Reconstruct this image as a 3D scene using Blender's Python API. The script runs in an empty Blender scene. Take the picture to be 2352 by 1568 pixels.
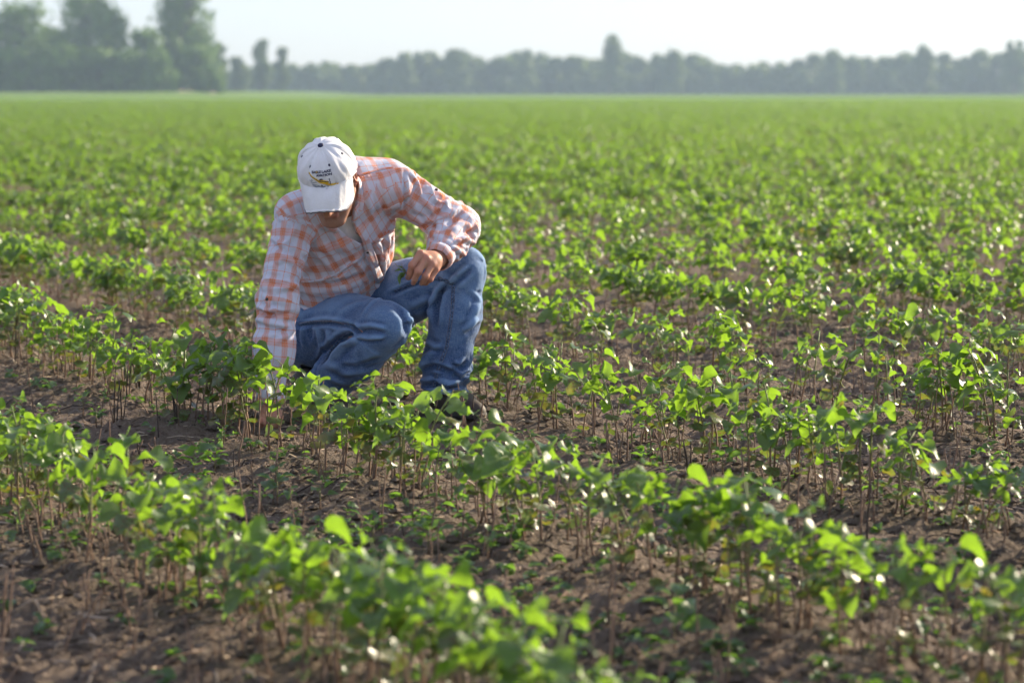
import bpy, math, random
import numpy as np
from mathutils import Vector, Matrix
from mathutils.bvhtree import BVHTree

R = math.radians
SC = bpy.context.scene
COL = SC.collection
random.seed(7)
RNG = np.random.default_rng(11)

# ------------------------------------------------------------------ camera
FPX, PW, PH, HOR = 6200.0, 2352.0, 1568.0, 209.5        # focal length / frame / horizon in photo units
CAM_H = 1.10
PITCH = math.atan((PH / 2 - HOR) / FPX)
cam_d = bpy.data.cameras.new('camera')
cam = bpy.data.objects.new('camera', cam_d)
COL.objects.link(cam)
cam.location = (0, 0, CAM_H)
cam.rotation_euler = (math.pi / 2 - PITCH, 0, 0)
cam_d.sensor_width = 36.0
cam_d.lens = 36.0 * FPX / PW
cam_d.clip_start = 0.05
cam_d.clip_end = 9000
cam_d.dof.use_dof = True
cam_d.dof.focus_distance = 8.5
cam_d.dof.aperture_fstop = 3.8
SC.camera = cam

# ------------------------------------------------------------------ sky, sun, exposure
SUN_AZ, SUN_EL = 37.0, 22.0            # degrees from +X towards +Y, and above the horizon
sd = Vector((math.cos(R(SUN_AZ)) * math.cos(R(SUN_EL)), math.sin(R(SUN_AZ)) * math.cos(R(SUN_EL)), math.sin(R(SUN_EL))))
world = bpy.data.worlds.new('World')
SC.world = world
world.use_nodes = True
wn, wl = world.node_tree.nodes, world.node_tree.links
bg = wn['Background']
sky = wn.new('ShaderNodeTexSky')
sky.sky_type = 'NISHITA'
sky.sun_disc = False
sky.sun_elevation = R(SUN_EL)
sky.sun_rotation = R(90 - SUN_AZ)
sky.air_density = 1.0
sky.dust_density = 1.0
sky.ozone_density = 2.5
hs = wn.new('ShaderNodeHueSaturation')
hs.inputs['Saturation'].default_value = 0.95
wl.new(sky.outputs[0], hs.inputs['Color'])
tint = wn.new('ShaderNodeMixRGB'); tint.blend_type = 'MULTIPLY'; tint.inputs[0].default_value = 1.0
tint.inputs[2].default_value = (0.79, 0.92, 1.24, 1)
wl.new(hs.outputs[0], tint.inputs[1])
veil = wn.new('ShaderNodeMixRGB')                       # thin bright morning overcast that evens the sky out
veil.inputs[0].default_value = 0.48
veil.inputs[2].default_value = (3.95, 3.68, 3.42, 1)
wl.new(tint.outputs[0], veil.inputs[1]); wl.new(veil.outputs[0], bg.inputs[0])
bg.inputs[1].default_value = 0.108
sun_d = bpy.data.lights.new('sun', 'SUN')
sun_d.energy = 5.0
sun_d.angle = R(0.6)
sun_d.color = (1.0, 0.84, 0.62)
sun = bpy.data.objects.new('sun', sun_d)
COL.objects.link(sun)
sun.rotation_euler = sd.to_track_quat('Z', 'Y').to_euler()
SC.view_settings.view_transform = 'Standard'
SC.view_settings.look = 'None'
SC.view_settings.gamma = 1.0
SC.view_settings.use_curve_mapping = False
SC.view_settings.exposure = 1.15
SC.render.engine = 'CYCLES'
SC.cycles.use_denoising = True
SC.cycles.use_adaptive_sampling = True
SC.cycles.adaptive_threshold = 0.03
SC.cycles.max_bounces = 6
SC.cycles.diffuse_bounces = 3
SC.cycles.glossy_bounces = 2
SC.cycles.transmission_bounces = 3
SC.cycles.volume_bounces = 0
SC.cycles.transparent_max_bounces = 4
SC.cycles.caustics_reflective = False
SC.cycles.caustics_refractive = False


def P(vx, vy, Y):
    """A point of the place at depth Y that the photograph shows at (vx, vy)."""
    x = (vx - PW / 2) / FPX
    y = -(vy - PH / 2) / FPX
    d = Vector((x, math.cos(PITCH) + y * math.sin(PITCH), -math.sin(PITCH) + y * math.cos(PITCH)))
    return Vector((0, 0, CAM_H)) + d * (Y / d.y)


def ray_of(vx, vy):
    return (P(vx, vy, 10) - Vector((0, 0, CAM_H))).normalized()


# ------------------------------------------------------------------ scene helpers
def link(o, parent=None):
    COL.objects.link(o)
    if parent is not None:
        o.parent = parent
    return o


def tag(o, label=None, cat=None, group=None, kind=None):
    if label: o['label'] = label
    if cat: o['category'] = cat
    if group: o['group'] = group
    if kind: o['kind'] = kind
    return o


def empty(name, loc=(0, 0, 0), rz=0):
    o = bpy.data.objects.new(name, None)
    o.empty_display_size = 0.05
    o.location = loc
    o.rotation_euler.z = rz
    return link(o)


def mesh_from(name, V, F, mats=(), smooth=True, uv=None):
    me = bpy.data.meshes.new(name)
    V = np.asarray(V, dtype=np.float32)
    if isinstance(F, np.ndarray):
        nf, k = F.shape
        me.vertices.add(len(V)); me.vertices.foreach_set('co', V.ravel())
        me.loops.add(nf * k); me.loops.foreach_set('vertex_index', F.astype(np.int32).ravel())
        me.polygons.add(nf)
        me.polygons.foreach_set('loop_start', np.arange(0, nf * k, k, dtype=np.int32))
        me.update(calc_edges=True)
    else:
        me.from_pydata(V.tolist(), [], F)
    for m in mats: me.materials.append(m)
    if smooth:
        me.polygons.foreach_set('use_smooth', np.ones(len(me.polygons), dtype=bool))
    if uv is not None:
        l = me.uv_layers.new(name='UVMap')
        idx = np.zeros(len(me.loops), dtype=np.int32)
        me.loops.foreach_get('vertex_index', idx)
        l.data.foreach_set('uv', np.asarray(uv, dtype=np.float32)[idx].ravel())
    me.update()
    return me


def obj(name, me, parent=None):
    return link(bpy.data.objects.new(name, me), parent)


class MB:
    """Collects simple shapes into one mesh."""
    def __init__(s): s.V, s.F, s.U, s.M = [], [], [], []

    def add(s, V, F, U=None, m=0):
        b = len(s.V)
        s.V += [tuple(v) for v in V]
        s.F += [tuple(i + b for i in f) for f in F]
        s.U += [tuple(u) for u in U] if U is not None else [(0, 0)] * len(V)
        s.M += [m] * len(F)

    def tube(s, pts, rad, n=6, m=0, cap=True):
        pts = [Vector(p) for p in pts]
        V, F, U = [], [], []
        ref = Vector((0.31, 0.9, 0.2)).normalized()
        for i, p in enumerate(pts):
            t = (pts[min(i + 1, len(pts) - 1)] - pts[max(i - 1, 0)]).normalized()
            a = t.cross(ref)
            if a.length < 1e-3: a = t.cross(Vector((1, 0, 0)))
            a.normalize(); b = t.cross(a)
            r = rad[i] if hasattr(rad, '__len__') else rad
            for k in range(n):
                c = 2 * math.pi * k / n
                V.append(p + (a * math.cos(c) + b * math.sin(c)) * r)
                U.append((k / n, i / max(1, len(pts) - 1)))
        for i in range(len(pts) - 1):
            for k in range(n):
                k2 = (k + 1) % n
                F.append((i * n + k, i * n + k2, (i + 1) * n + k2, (i + 1) * n + k))
        if cap:
            F.append(tuple(range(n - 1, -1, -1)))
            F.append(tuple((len(pts) - 1) * n + k for k in range(n)))
        s.add(V, F, U, m)

    def mesh(s, name, mats, smooth=True):
        me = bpy.data.meshes.new(name)
        me.from_pydata(s.V, [], s.F)
        for m in mats: me.materials.append(m)
        l = me.uv_layers.new(name='UVMap')
        idx = np.zeros(len(me.loops), dtype=np.int32); me.loops.foreach_get('vertex_index', idx)
        l.data.foreach_set('uv', np.asarray(s.U, dtype=np.float32)[idx].ravel())
        me.polygons.foreach_set('material_index', np.asarray(s.M, dtype=np.int32))
        if smooth: me.polygons.foreach_set('use_smooth', np.ones(len(me.polygons), dtype=bool))
        me.update()
        return me


# ------------------------------------------------------------------ material helpers
class NT:
    def __init__(s, name):
        s.m = bpy.data.materials.new(name)
        s.m.use_nodes = True
        s.t = s.m.node_tree
        s.b = s.t.nodes['Principled BSDF']
        s.out = s.t.nodes['Material Output']

    def n(s, typ, **kw):
        x = s.t.nodes.new('ShaderNode' + typ)
        for k, v in kw.items():
            if k.startswith('i_'):
                x.inputs[k[2:].replace('_', ' ')].default_value = v
            else:
                setattr(x, k, v)
        return x

    def l(s, a, b):
        s.t.links.new(a, b)

    def math(s, op, a, b=None, c=None):
        x = s.n('Math', operation=op)
        for i, q in enumerate((a, b, c)):
            if q is None: continue
            if isinstance(q, (int, float)): x.inputs[i].default_value = q
            else: s.l(q, x.inputs[i])
        return x.outputs[0]

    def mix(s, f, a, b, blend='MIX'):
        x = s.n('MixRGB', blend_type=blend)
        for i, q in enumerate((f, a, b)):
            if isinstance(q, (int, float)): x.inputs[i].default_value = q
            elif isinstance(q, tuple): x.inputs[i].default_value = (*q[:3], 1)
            else: s.l(q, x.inputs[i])
        return x.outputs[0]

    def ramp(s, f, stops, interp='LINEAR'):
        x = s.n('ValToRGB')
        x.color_ramp.interpolation = interp
        els = x.color_ramp.elements
        while len(els) < len(stops): els.new(0.5)
        for e, (p, c) in zip(els, stops):
            e.position = p
            e.color = (*c, 1) if isinstance(c, tuple) else (c, c, c, 1)
        s.l(f, x.inputs[0])
        return x.outputs[0]

    def noise(s, scale, detail=2.0, rough=0.5, vec=None, dim='3D'):
        x = s.n('TexNoise', noise_dimensions=dim)
        x.inputs['Scale'].default_value = scale
        x.inputs['Detail'].default_value = detail
        x.inputs['Roughness'].default_value = rough
        if vec is not None: s.l(vec, x.inputs['Vector'])
        return x.outputs['Fac']

    def bump(s, h, strength=0.3, dist=0.01):
        x = s.n('Bump')
        x.inputs['Strength'].default_value = strength
        x.inputs['Distance'].default_value = dist
        s.l(h, x.inputs['Height'])
        return x.outputs[0]

    def set(s, **kw):
        for k, v in kw.items():
            i = s.b.inputs[k.replace('_', ' ')]
            if isinstance(v, tuple): i.default_value = (*v[:3], 1)
            elif isinstance(v, (int, float)): i.default_value = v
            else: s.l(v, i)
        return s


def plain(name, col, rough=0.7, var=0.15, scale=40.0, spec=0.3, metal=0.0):
    t = NT(name)
    tc = t.n('TexCoord')
    f = t.noise(scale, 3.0, 0.6, tc.outputs['Object'])
    c = t.mix(f, tuple(x * (1 - var) for x in col), tuple(min(1, x * (1 + var)) for x in col))
    t.set(Base_Color=c, Roughness=rough, Specular_IOR_Level=spec, Metallic=metal)
    return t.m
# ================================================================== ground, far field, trees
ROW_T = 2896.0 / 6200.0                               # the rows run back and to the left at this slope
ROW_D = Vector((-ROW_T, 1.0, 0)).normalized()
ROW_N = Vector((ROW_D.y, -ROW_D.x, 0))
ROW_0, ROW_S = 1.80, 1.03                             # distance of the nearest row from the camera, and between rows


TABLES = {}


def fbm(x, y, seed, octs=4):
    if seed not in TABLES: TABLES[seed] = np.random.default_rng(seed).random((256, 256))
    r = TABLES[seed]
    out = np.zeros_like(x); amp = 1.0; tot = 0
    for o in range(octs):
        xi, yi = np.floor(x).astype(int), np.floor(y).astype(int)
        fx, fy = x - xi, y - yi
        fx = fx * fx * (3 - 2 * fx); fy = fy * fy * (3 - 2 * fy)
        g = lambda a, b: r[(xi + a) % 256, (yi + b) % 256]
        out += amp * ((g(0, 0) * (1 - fx) + g(1, 0) * fx) * (1 - fy) + (g(0, 1) * (1 - fx) + g(1, 1) * fx) * fy - 0.5)
        tot += amp; amp *= 0.5; x = x * 2.03 + 17.3; y = y * 2.03 + 5.1
    return out / tot


def ground_z(x, y):
    """height of the soil: clods near by, low beds under the rows"""
    near = np.clip((26 - y) / 12, 0, 1) * np.clip((y + 4) / 4, 0, 1) * np.clip((9 - np.abs(x)) / 3, 0, 1)
    c = x * ROW_N.x + y * ROW_N.y
    bed = 0.018 * np.cos((c - ROW_0) / ROW_S * 2 * math.pi)
    a = fbm(x * 2.2, y * 2.2, 1, 3) * 0.035
    b = fbm(x * 11, y * 11, 2, 3); b = np.sign(b) * np.abs(b) ** 1.2 * 0.050
    e = np.clip(fbm(x * 30, y * 30, 3, 2), 0, 1) * 0.060
    return near * (bed + a + b + e - 0.012)


def axis(lo, hi, step, far_lo, far_hi, g=1.32):
    a = list(np.arange(lo, hi, step)); s, p = step, hi
    while p < far_hi: a.append(p); s *= g; p += s
    b, s, p = [], step, lo
    while True:
        s *= g; p -= s; b.append(p)
        if p < far_lo: break
    return np.array(b[::-1] + a)


gx = axis(-2.6, 2.6, 0.021, -4000, 4000); gy = axis(3.4, 13.0, 0.023, -300, 5000, 1.10)
X, Y = np.meshgrid(gx, gy, indexing='ij')
Z = ground_z(X, Y)
nx, ny = X.shape
I = np.arange(nx * ny).reshape(nx, ny)
Fq = np.stack([I[:-1, :-1], I[1:, :-1], I[1:, 1:], I[:-1, 1:]], -1).reshape(-1, 4)
t = NT('soil')
tc = t.n('TexCoord')
f1 = t.noise(7, 6, 0.65, tc.outputs['Object']); f2 = t.noise(60, 5, 0.7, tc.outputs['Object']); f3 = t.noise(1.1, 3, 0.5, tc.outputs['Object'])
vo = t.n('TexVoronoi'); vo.inputs['Scale'].default_value = 42; t.l(tc.outputs['Object'], vo.inputs['Vector'])
c = t.mix(f1, (0.150, 0.118, 0.090), (0.295, 0.236, 0.186))
c = t.mix(t.ramp(f2, [(0.42, 0.0), (0.70, 0.65)]), c, (0.070, 0.052, 0.042))
c = t.mix(t.ramp(f3, [(0.45, 0.0), (0.7, 0.55)]), c, (0.29, 0.22, 0.175))
t.set(Base_Color=c, Roughness=0.95, Specular_IOR_Level=0.1, Normal=t.bump(t.math('ADD', t.math('ADD', f2, f1), t.math('MULTIPLY', vo.outputs['Distance'], 0.7)), 1.0, 0.035))
ground = obj('ground', mesh_from('ground', np.stack([X, Y, Z], -1).reshape(-1, 3), Fq, [t.m]))
tag(ground, kind='structure')


GH = ground_z(*np.meshgrid(np.arange(-7, 7.02, 0.02), np.arange(2, 30.02, 0.02), indexing='ij'))


def gz(x, y):
    """height of the soil at one spot"""
    i = min(max(int((x + 7) / 0.02 + 0.5), 0), GH.shape[0] - 1); j = min(max(int((y - 2) / 0.02 + 0.5), 0), GH.shape[1] - 1)
    return float(GH[i, j])


# distant crop seen edge-on as one green surface
def bank_z(x, y):
    """a low grassed bank under the left trees"""
    return 0.75 * np.clip((y - 340) / 90, 0, 1) * np.clip((-38 - x) / 12, 0, 1)


fy = np.array([225, 235, 245, 260, 275, 300, 345, 375, 405, 432, 470, 560, 700, 850, 1000, 1250])
fx = np.concatenate([np.linspace(-900, -140, 12), np.linspace(-120, -20, 34), np.linspace(0, 900, 16)])
X, Y = np.meshgrid(fx, fy, indexing='ij')
Z = 0.20 + bank_z(X, Y) + 0.03 * np.sin(X * 1.7 + Y)
Z[:, 0] = 0.03
n2 = X.shape
I = np.arange(X.size).reshape(n2)
Fq = np.stack([I[:-1, :-1], I[1:, :-1], I[1:, 1:], I[:-1, 1:]], -1).reshape(-1, 4)
t = NT('far_crop')
tc = t.n('TexCoord')
f1 = t.noise(0.9, 4, 0.6, tc.outputs['Object']); f2 = t.noise(0.02, 3, 0.5, tc.outputs['Object'])
c = t.mix(t.ramp(f1, [(0.35, 0.0), (0.65, 1.0)]), (0.110, 0.190, 0.040), (0.175, 0.265, 0.065))
c = t.mix(t.ramp(f2, [(0.4, 0.0), (0.65, 0.5)]), c, (0.19, 0.27, 0.08))
t.set(Base_Color=c, Roughness=1.0, Specular_IOR_Level=0.0, Normal=t.bump(f1, 1.0, 0.25))
far = obj('distant_crop', mesh_from('distant_crop', np.stack([X, Y, Z], -1).reshape(-1, 3), Fq, [t.m]))
tag(far, 'green cotton crop reaching back to the tree line', 'crop', kind='stuff')

# bare reddish soil at the edge of the left wood
mb = MB()
for k in range(26):
    vx = 372 + 140 * k / 25
    x0 = (vx - PW / 2) / FPX * 436
    w = 0.75 + 0.35 * math.sin(k * 1.3)
    mb.V += [(x0, 428 - w * 3, 0.72 + 0.1 * math.sin(k * 0.9)), (x0 + 0.1, 437 + w * 2, 1.18 + 0.14 * math.sin(k * 1.7)), (x0, 440 + w * 2, 0.6)]
    mb.U += [(0, 0)] * 3
for k in range(25):
    for j in range(2):
        mb.F.append((k * 3 + j, k * 3 + 3 + j, k * 3 + 4 + j, k * 3 + 1 + j)); mb.M.append(0)
bare = obj('dirt_bank', mb.mesh('dirt_bank', [plain('red_dirt', (0.30, 0.19, 0.14), 0.95, 0.3, 0.8)]))
tag(bare, kind='structure')


# ------------------------------------------------------------------ trees
def leaf_mat(name, a, b, trans=0.35, scale=0.35):
    t = NT(name)
    tc = t.n('TexCoord')
    oi = t.n('ObjectInfo')
    f = t.noise(scale, 3, 0.6, tc.outputs['Object'])
    c = t.mix(f, a, b)
    c = t.mix(t.math('MULTIPLY', oi.outputs['Random'], 0.35), c, tuple(x * 0.6 for x in a))
    t.set(Base_Color=c, Roughness=0.65, Specular_IOR_Level=0.25)
    tr = t.n('BsdfTranslucent')
    t.l(t.mix(0.5, c, (b[0] * 1.6, b[1] * 1.6, b[2] * 0.8)), tr.inputs[0])
    mx = t.n('MixShader'); mx.inputs[0].default_value = trans
    t.l(t.b.outputs[0], mx.inputs[1]); t.l(tr.outputs[0], mx.inputs[2]); t.l(mx.outputs[0], t.out.inputs[0])
    return t.m


M_tree = leaf_mat('tree_leaves', (0.030, 0.080, 0.016), (0.190, 0.320, 0.050), 0.2)
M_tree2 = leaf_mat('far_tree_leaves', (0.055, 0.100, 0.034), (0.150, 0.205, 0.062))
M_bark = plain('bark', (0.13, 0.105, 0.085), 0.9, 0.4, 3)


def crown_arrays(rng, lobes, n, size):
    """leaf clumps: n small bent quads spread near the surface and through the volume of the lobes"""
    vol = np.array([l[3] * l[4] * l[5] for l in lobes]) ** 0.72
    pick = rng.choice(len(lobes), n, p=vol / vol.sum())
    Lb = np.array(lobes)[pick]
    d = rng.normal(size=(n, 3)); d /= np.linalg.norm(d, axis=1)[:, None]
    r = rng.random(n) ** 0.45
    wob = 1 + 0.22 * np.sin(d[:, 0] * 5 + pick) * np.sin(d[:, 1] * 6 + 2 * pick) + 0.15 * np.sin(d[:, 2] * 9 + pick * 3)
    c = Lb[:, :3] + d * (r * wob)[:, None] * Lb[:, 3:6]
    nrm = d + rng.normal(size=(n, 3)) * 0.6 + (0, 0, 0.35); nrm /= np.linalg.norm(nrm, axis=1)[:, None]
    a = np.cross(nrm, rng.normal(size=(n, 3))); a /= np.linalg.norm(a, axis=1)[:, None]
    b = np.cross(nrm, a)
    s = (size * (0.55 + 0.9 * rng.random(n)))[:, None]
    V = np.stack([c - a * s - b * s * 0.6, c + a * s * 0.8 - b * s * 0.7 + nrm * s * 0.25, c + a * s + b * s * 0.7, c - a * s * 0.7 + b * s * 0.8 + nrm * s * 0.3], 1).reshape(-1, 3)
    F = np.arange(n * 4).reshape(n, 4)
    return V, F


def tree_lobes(rng, h, w, base, k, lean=0.0, top=0.6, taper=0.3):
    """lobes of an uneven crown of height h and width w that starts at height base"""
    L = []
    for i in range(k):
        z = base + (h - base) * (0.08 + 0.88 * (i + rng.random() * 0.8) / k)
        e = (z - base) / (h - base)
        ww = w * 0.5 * (1 - abs(e - 0.42) ** 1.6 * (1.35 - top))
        a = rng.random() * 6.28
        rr = ww * rng.uniform(0.25, 0.62)
        s = w * rng.uniform(0.10, 0.23) * (1 - taper * e); rr *= 1 - taper * e
        L.append((math.cos(a) * rr + lean * e, math.sin(a) * rr, min(z, h - s * 0.7), s, s, s * rng.uniform(0.7, 1.1)))
    return L


def make_tree(name, pos, h, w, base, k, n, size, mat, seed, lean=0.0, top=0.6, taper=0.3):
    rng = np.random.default_rng(seed)
    root = empty(name, pos)
    lobes = tree_lobes(rng, h, w, base, k, lean, top, taper)
    V, F = crown_arrays(rng, lobes, n, size)
    crown = obj('crown', mesh_from('crown', V, F, [mat]), root)
    mb = MB()
    mb.tube([(0, 0, -0.3), (0.05 * w * rng.normal() * .3, 0, h * 0.3), (lean * 0.4, 0, h * 0.6), (lean * 0.8, 0, h * 0.86)], [h * 0.022, h * 0.017, h * 0.011, h * 0.004], 7)
    for l in lobes[::2]:
        mb.tube([(lean * 0.3, 0, max(base * 0.8, l[2] * 0.62)), (l[0] * 0.5, l[1] * 0.5, l[2] * 0.88), (l[0], l[1], l[2])], [h * 0.009, h * 0.006, h * 0.002], 5)
    obj('trunk', mb.mesh('trunk', [M_bark]), root)
    return root


YL = 440.0
ml = YL / FPX                                             # metres per photo unit there
left_trees = [  # x, top y, width, crown base, lobes, label
    (-60, 30, 150, 175, 26, 'dark rounded tree cut by the left frame edge', 0),
    (55, 8, 165, 190, 34, 'broad dark round-topped tree, second from the left edge', 0),
    (128, 62, 90, 195, 16, 'lower tree filling the gap between two broad crowns', 0),
    (205, -28, 170, 195, 40, 'tall tree whose crown leaves the top of the frame left of the gap', 0),
    (262, 22, 110, 190, 22, 'bright leafed tree leaning out beside the tall crown', 0),
    (338, 68, 100, 195, 20, 'short tree in the dip left of the tallest tree', 0),
    (395, 92, 90, 200, 14, 'small tree tucked under the tallest tree', 0),
    (440, -80, 150, 165, 44, 'tallest slender tree with open airy crown leaving the top of the frame', -1.0),
    (455, 105, 120, 200, 16, 'leafy undergrowth tree around the tallest trunk', 0)]
for i, (vx, vy, wpx, by, k, lab, lean) in enumerate(left_trees):
    yy = YL + (i * 37 % 5) * 3.0
    m_ = yy / FPX
    z0 = 0.75
    x = (vx - PW / 2) * m_
    h = CAM_H + (HOR - vy) * m_ - z0
    tag(make_tree('tree', (x, yy, z0), h, wpx * m_ * 1.45, max(0.3, CAM_H + (HOR - by) * m_ - z0), int(k * 1.7) + 14, 3600 if wpx > 120 else 2300, 0.30, M_tree, 100 + i, lean, 0.75 if vy > -60 else 1.15), lab, 'tree', 'trees of the left wood')
for i, (vx, vy, w) in enumerate(((-20, 120, 150), (70, 112, 150), (150, 105, 150), (235, 112, 150), (310, 116, 130), (375, 128, 110), (478, 162, 80), (506, 180, 40))):
    m_ = (YL - 6) / FPX
    x = (vx - PW / 2) * m_
    h = CAM_H + (HOR - vy) * m_ - 0.7
    labs = ('dark bush at the foot of the leftmost tree', 'bush under the broad round-topped tree', 'bush below the low tree between two broad crowns', 'bush at the foot of the tall left tree',
            'bush below the short tree in the dip', 'bush left of the tallest trunk', 'bush at the right end of the left wood above bare soil', 'smallest shrub at the very end of the left wood')
    tag(make_tree('bush', (x, YL - 8 - i % 3, 0.7), h, w * m_ * 1.15, 0.15, 30, 2200, 0.30, M_tree, 200 + i, 0, 1.0), labs[i], 'bush', 'bushes of the left wood')

# the far wood: one mass, with the crowns that stand out as trees of their own
YF = 720.0
mf = YF / FPX
prof = [(440, 160), (520, 165), (560, 165), (620, 160), (700, 158), (760, 155), (820, 156), (880, 142), (930, 130), (1000, 125), (1060, 120), (1120, 122), (1180, 124), (1240, 126), (1300, 133), (1350, 142), (1400, 125),
        (1450, 130), (1500, 128), (1550, 124), (1620, 136), (1700, 152), (1760, 150), (1820, 142), (1880, 128), (1940, 126), (2000, 130), (2060, 126), (2120, 118), (2180, 132), (2240, 126), (2300, 118), (2360, 112), (2450, 118)]
px_, py_ = zip(*prof)
rng = np.random.default_rng(77)
lobes = []
for vx in np.arange(-1900, 4100, 20):
    top = float(np.interp(vx, px_, py_)) + rng.normal() * 5
    for j in range(5):
        yy = YF + rng.uniform(-8, 20); m_ = yy / FPX
        zt = CAM_H + (HOR - top) * m_
        x = (vx + rng.uniform(-14, 14) - PW / 2) * m_
        s = rng.uniform(1.5, 2.5)
        zc = zt * (0.80, 0.62, 0.42, 0.24, 0.08)[j] + rng.normal() * 0.4
        lobes.append((x, yy, zc, s, s, s * (1.0 if j else 0.85)))
V, F = crown_arrays(rng, lobes, 290000, 0.72)
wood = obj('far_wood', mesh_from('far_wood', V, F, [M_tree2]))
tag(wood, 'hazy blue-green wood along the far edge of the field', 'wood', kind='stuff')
far_trees = [(500, 98, 66, 640, 'hazy blue tree just right of the left wood', 20), (602, 92, 52, 820, 'tall hazy tree, nearer of the pair standing above the wood on the left', 16),
             (650, 108, 42, 830, 'narrow hazy tree beside the taller one above the wood on the left', 12), (552, 135, 60, 800, 'low hazy tree between the blue tree and the tall pair', 12),
             (1397, 80, 96, 940, 'tallest pointed tree rising from the middle of the far wood', 22),
             (1545, 118, 70, 950, 'round tree top standing out right of the tallest far tree', 14), (1050, 112, 80, 955, 'broad tree top above the far wood behind the man', 14), (1208, 116, 70, 955, 'rounded tree top midway between the man and the tallest far tree', 14),
             (1908, 118, 64, 950, 'rounded tree top over the far wood on the right', 14), (2118, 104, 60, 940, 'peaked tree top in the right part of the far wood', 14), (2325, 94, 66, 930, 'high tree top of the far wood at the right frame edge', 16),
             (930, 124, 60, 955, 'tree top where the far wood steps up behind the man', 12)]
for i, (vx, vy, w, yy, lab, k) in enumerate(far_trees):
    yy = 560 if yy < 700 else yy * 0.735
    m_ = yy / FPX
    x = (vx - PW / 2) * m_
    h = CAM_H + (HOR - vy) * m_
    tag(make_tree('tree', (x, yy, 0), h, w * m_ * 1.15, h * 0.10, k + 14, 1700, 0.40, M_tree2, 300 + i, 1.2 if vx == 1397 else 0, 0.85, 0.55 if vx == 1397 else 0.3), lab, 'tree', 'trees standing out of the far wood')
# ================================================================== cotton plants
def leaf_shader(name, dark, lite, trans_col, spots=0.0, trans=0.46):
    t = NT(name)
    uvn = t.n('UVMap', uv_map='UVMap')
    sp = t.n('SeparateXYZ'); t.l(uvn.outputs[0], sp.inputs[0])
    oi = t.n('ObjectInfo'); tc = t.n('TexCoord'); geo = t.n('NewGeometry')
    pos = geo.outputs['Position']
    f = t.noise(22, 3, 0.6, pos)
    c = t.mix(f, dark, lite)
    c = t.mix(t.math('MULTIPLY', t.noise(3.1, 2, 0.5, pos), 0.5), c, (lite[0] * 1.35, lite[1] * 1.05, lite[2] * 0.8))
    c = t.mix(t.math('MULTIPLY', oi.outputs['Random'], 0.65), c, (dark[0] * 0.75, dark[1] * 0.85, dark[2] * 1.3))
    # palmate veins
    an = t.math('ABSOLUTE', t.math('ARCTAN2', sp.outputs[0], t.math('ADD', sp.outputs[1], 0.02)))
    rr = t.math('SQRT', t.math('ADD', t.math('POWER', sp.outputs[0], 2.0), t.math('POWER', sp.outputs[1], 2.0)))
    v = None
    for a0 in (0.0, 0.62, 1.25):
        dd_ = t.math('MULTIPLY', t.math('ABSOLUTE', t.math('SUBTRACT', an, a0)), rr)
        q_ = t.math('LESS_THAN', dd_, 0.016)
        v = q_ if v is None else t.math('MAXIMUM', v, q_)
    c = t.mix(t.math('MULTIPLY', v, 0.45), c, (lite[0] * 2.0, lite[1] * 1.45, lite[2] * 1.6))
    tcx = t.mix(f, tuple(x * 0.8 for x in trans_col), trans_col)
    tcx = t.mix(t.math('MULTIPLY', v, 0.3), tcx, tuple(x * 0.5 for x in trans_col))
    if spots:
        s_ = t.ramp(t.noise(150, 2, 0.6, pos), [(0.56, 0.0), (0.62, spots)])
        c = t.mix(s_, c, (0.11, 0.055, 0.022)); tcx = t.mix(s_, tcx, (0.16, 0.06, 0.01))
        ylw = t.ramp(t.noise(17, 2, 0.6, pos), [(0.5, 0.0), (0.72, 0.7)])
        c = t.mix(ylw, c, (0.24, 0.20, 0.05)); tcx = t.mix(ylw, tcx, (0.5, 0.36, 0.04))
    bmp = t.bump(t.math('ADD', t.noise(120, 3, 0.6, pos), t.math('MULTIPLY', v, 0.6)), 0.25, 0.003)
    t.set(Base_Color=c, Roughness=t.ramp(f, [(0.3, 0.30), (0.7, 0.47)]), Specular_IOR_Level=0.6, Normal=bmp)
    tr = t.n('BsdfTranslucent'); t.l(tcx, tr.inputs[0])
    mx = t.n('MixShader'); mx.inputs[0].default_value = trans
    t.l(t.b.outputs[0], mx.inputs[1]); t.l(tr.outputs[0], mx.inputs[2]); t.l(mx.outputs[0], t.out.inputs[0])
    return t.m


M_leaf = leaf_shader('cotton_leaf', (0.038, 0.092, 0.024), (0.086, 0.165, 0.034), (0.335, 0.585, 0.036))
M_leaf_old = leaf_shader('spotted_leaf', (0.045, 0.085, 0.028), (0.085, 0.125, 0.035), (0.24, 0.36, 0.05), 0.9, 0.34)
M_leaf_weed = leaf_shader('weed_leaf', (0.040, 0.095, 0.030), (0.075, 0.150, 0.040), (0.24, 0.46, 0.05))
t = NT('cotton_stem')
uvn = t.n('UVMap', uv_map='UVMap'); sp = t.n('SeparateXYZ'); t.l(uvn.outputs[0], sp.inputs[0])
geo = t.n('NewGeometry')
c = t.ramp(sp.outputs[1], [(0.0, (0.20, 0.125, 0.090)), (0.38, (0.24, 0.145, 0.085)), (0.55, (0.20, 0.21, 0.07)), (1.0, (0.13, 0.22, 0.05))])
c = t.mix(t.math('MULTIPLY', t.noise(90, 3, 0.6, geo.outputs['Position']), 0.5), c, (0.11, 0.07, 0.05))
t.set(Base_Color=c, Roughness=0.6, Specular_IOR_Level=0.35)
M_stem = t.m

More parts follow.
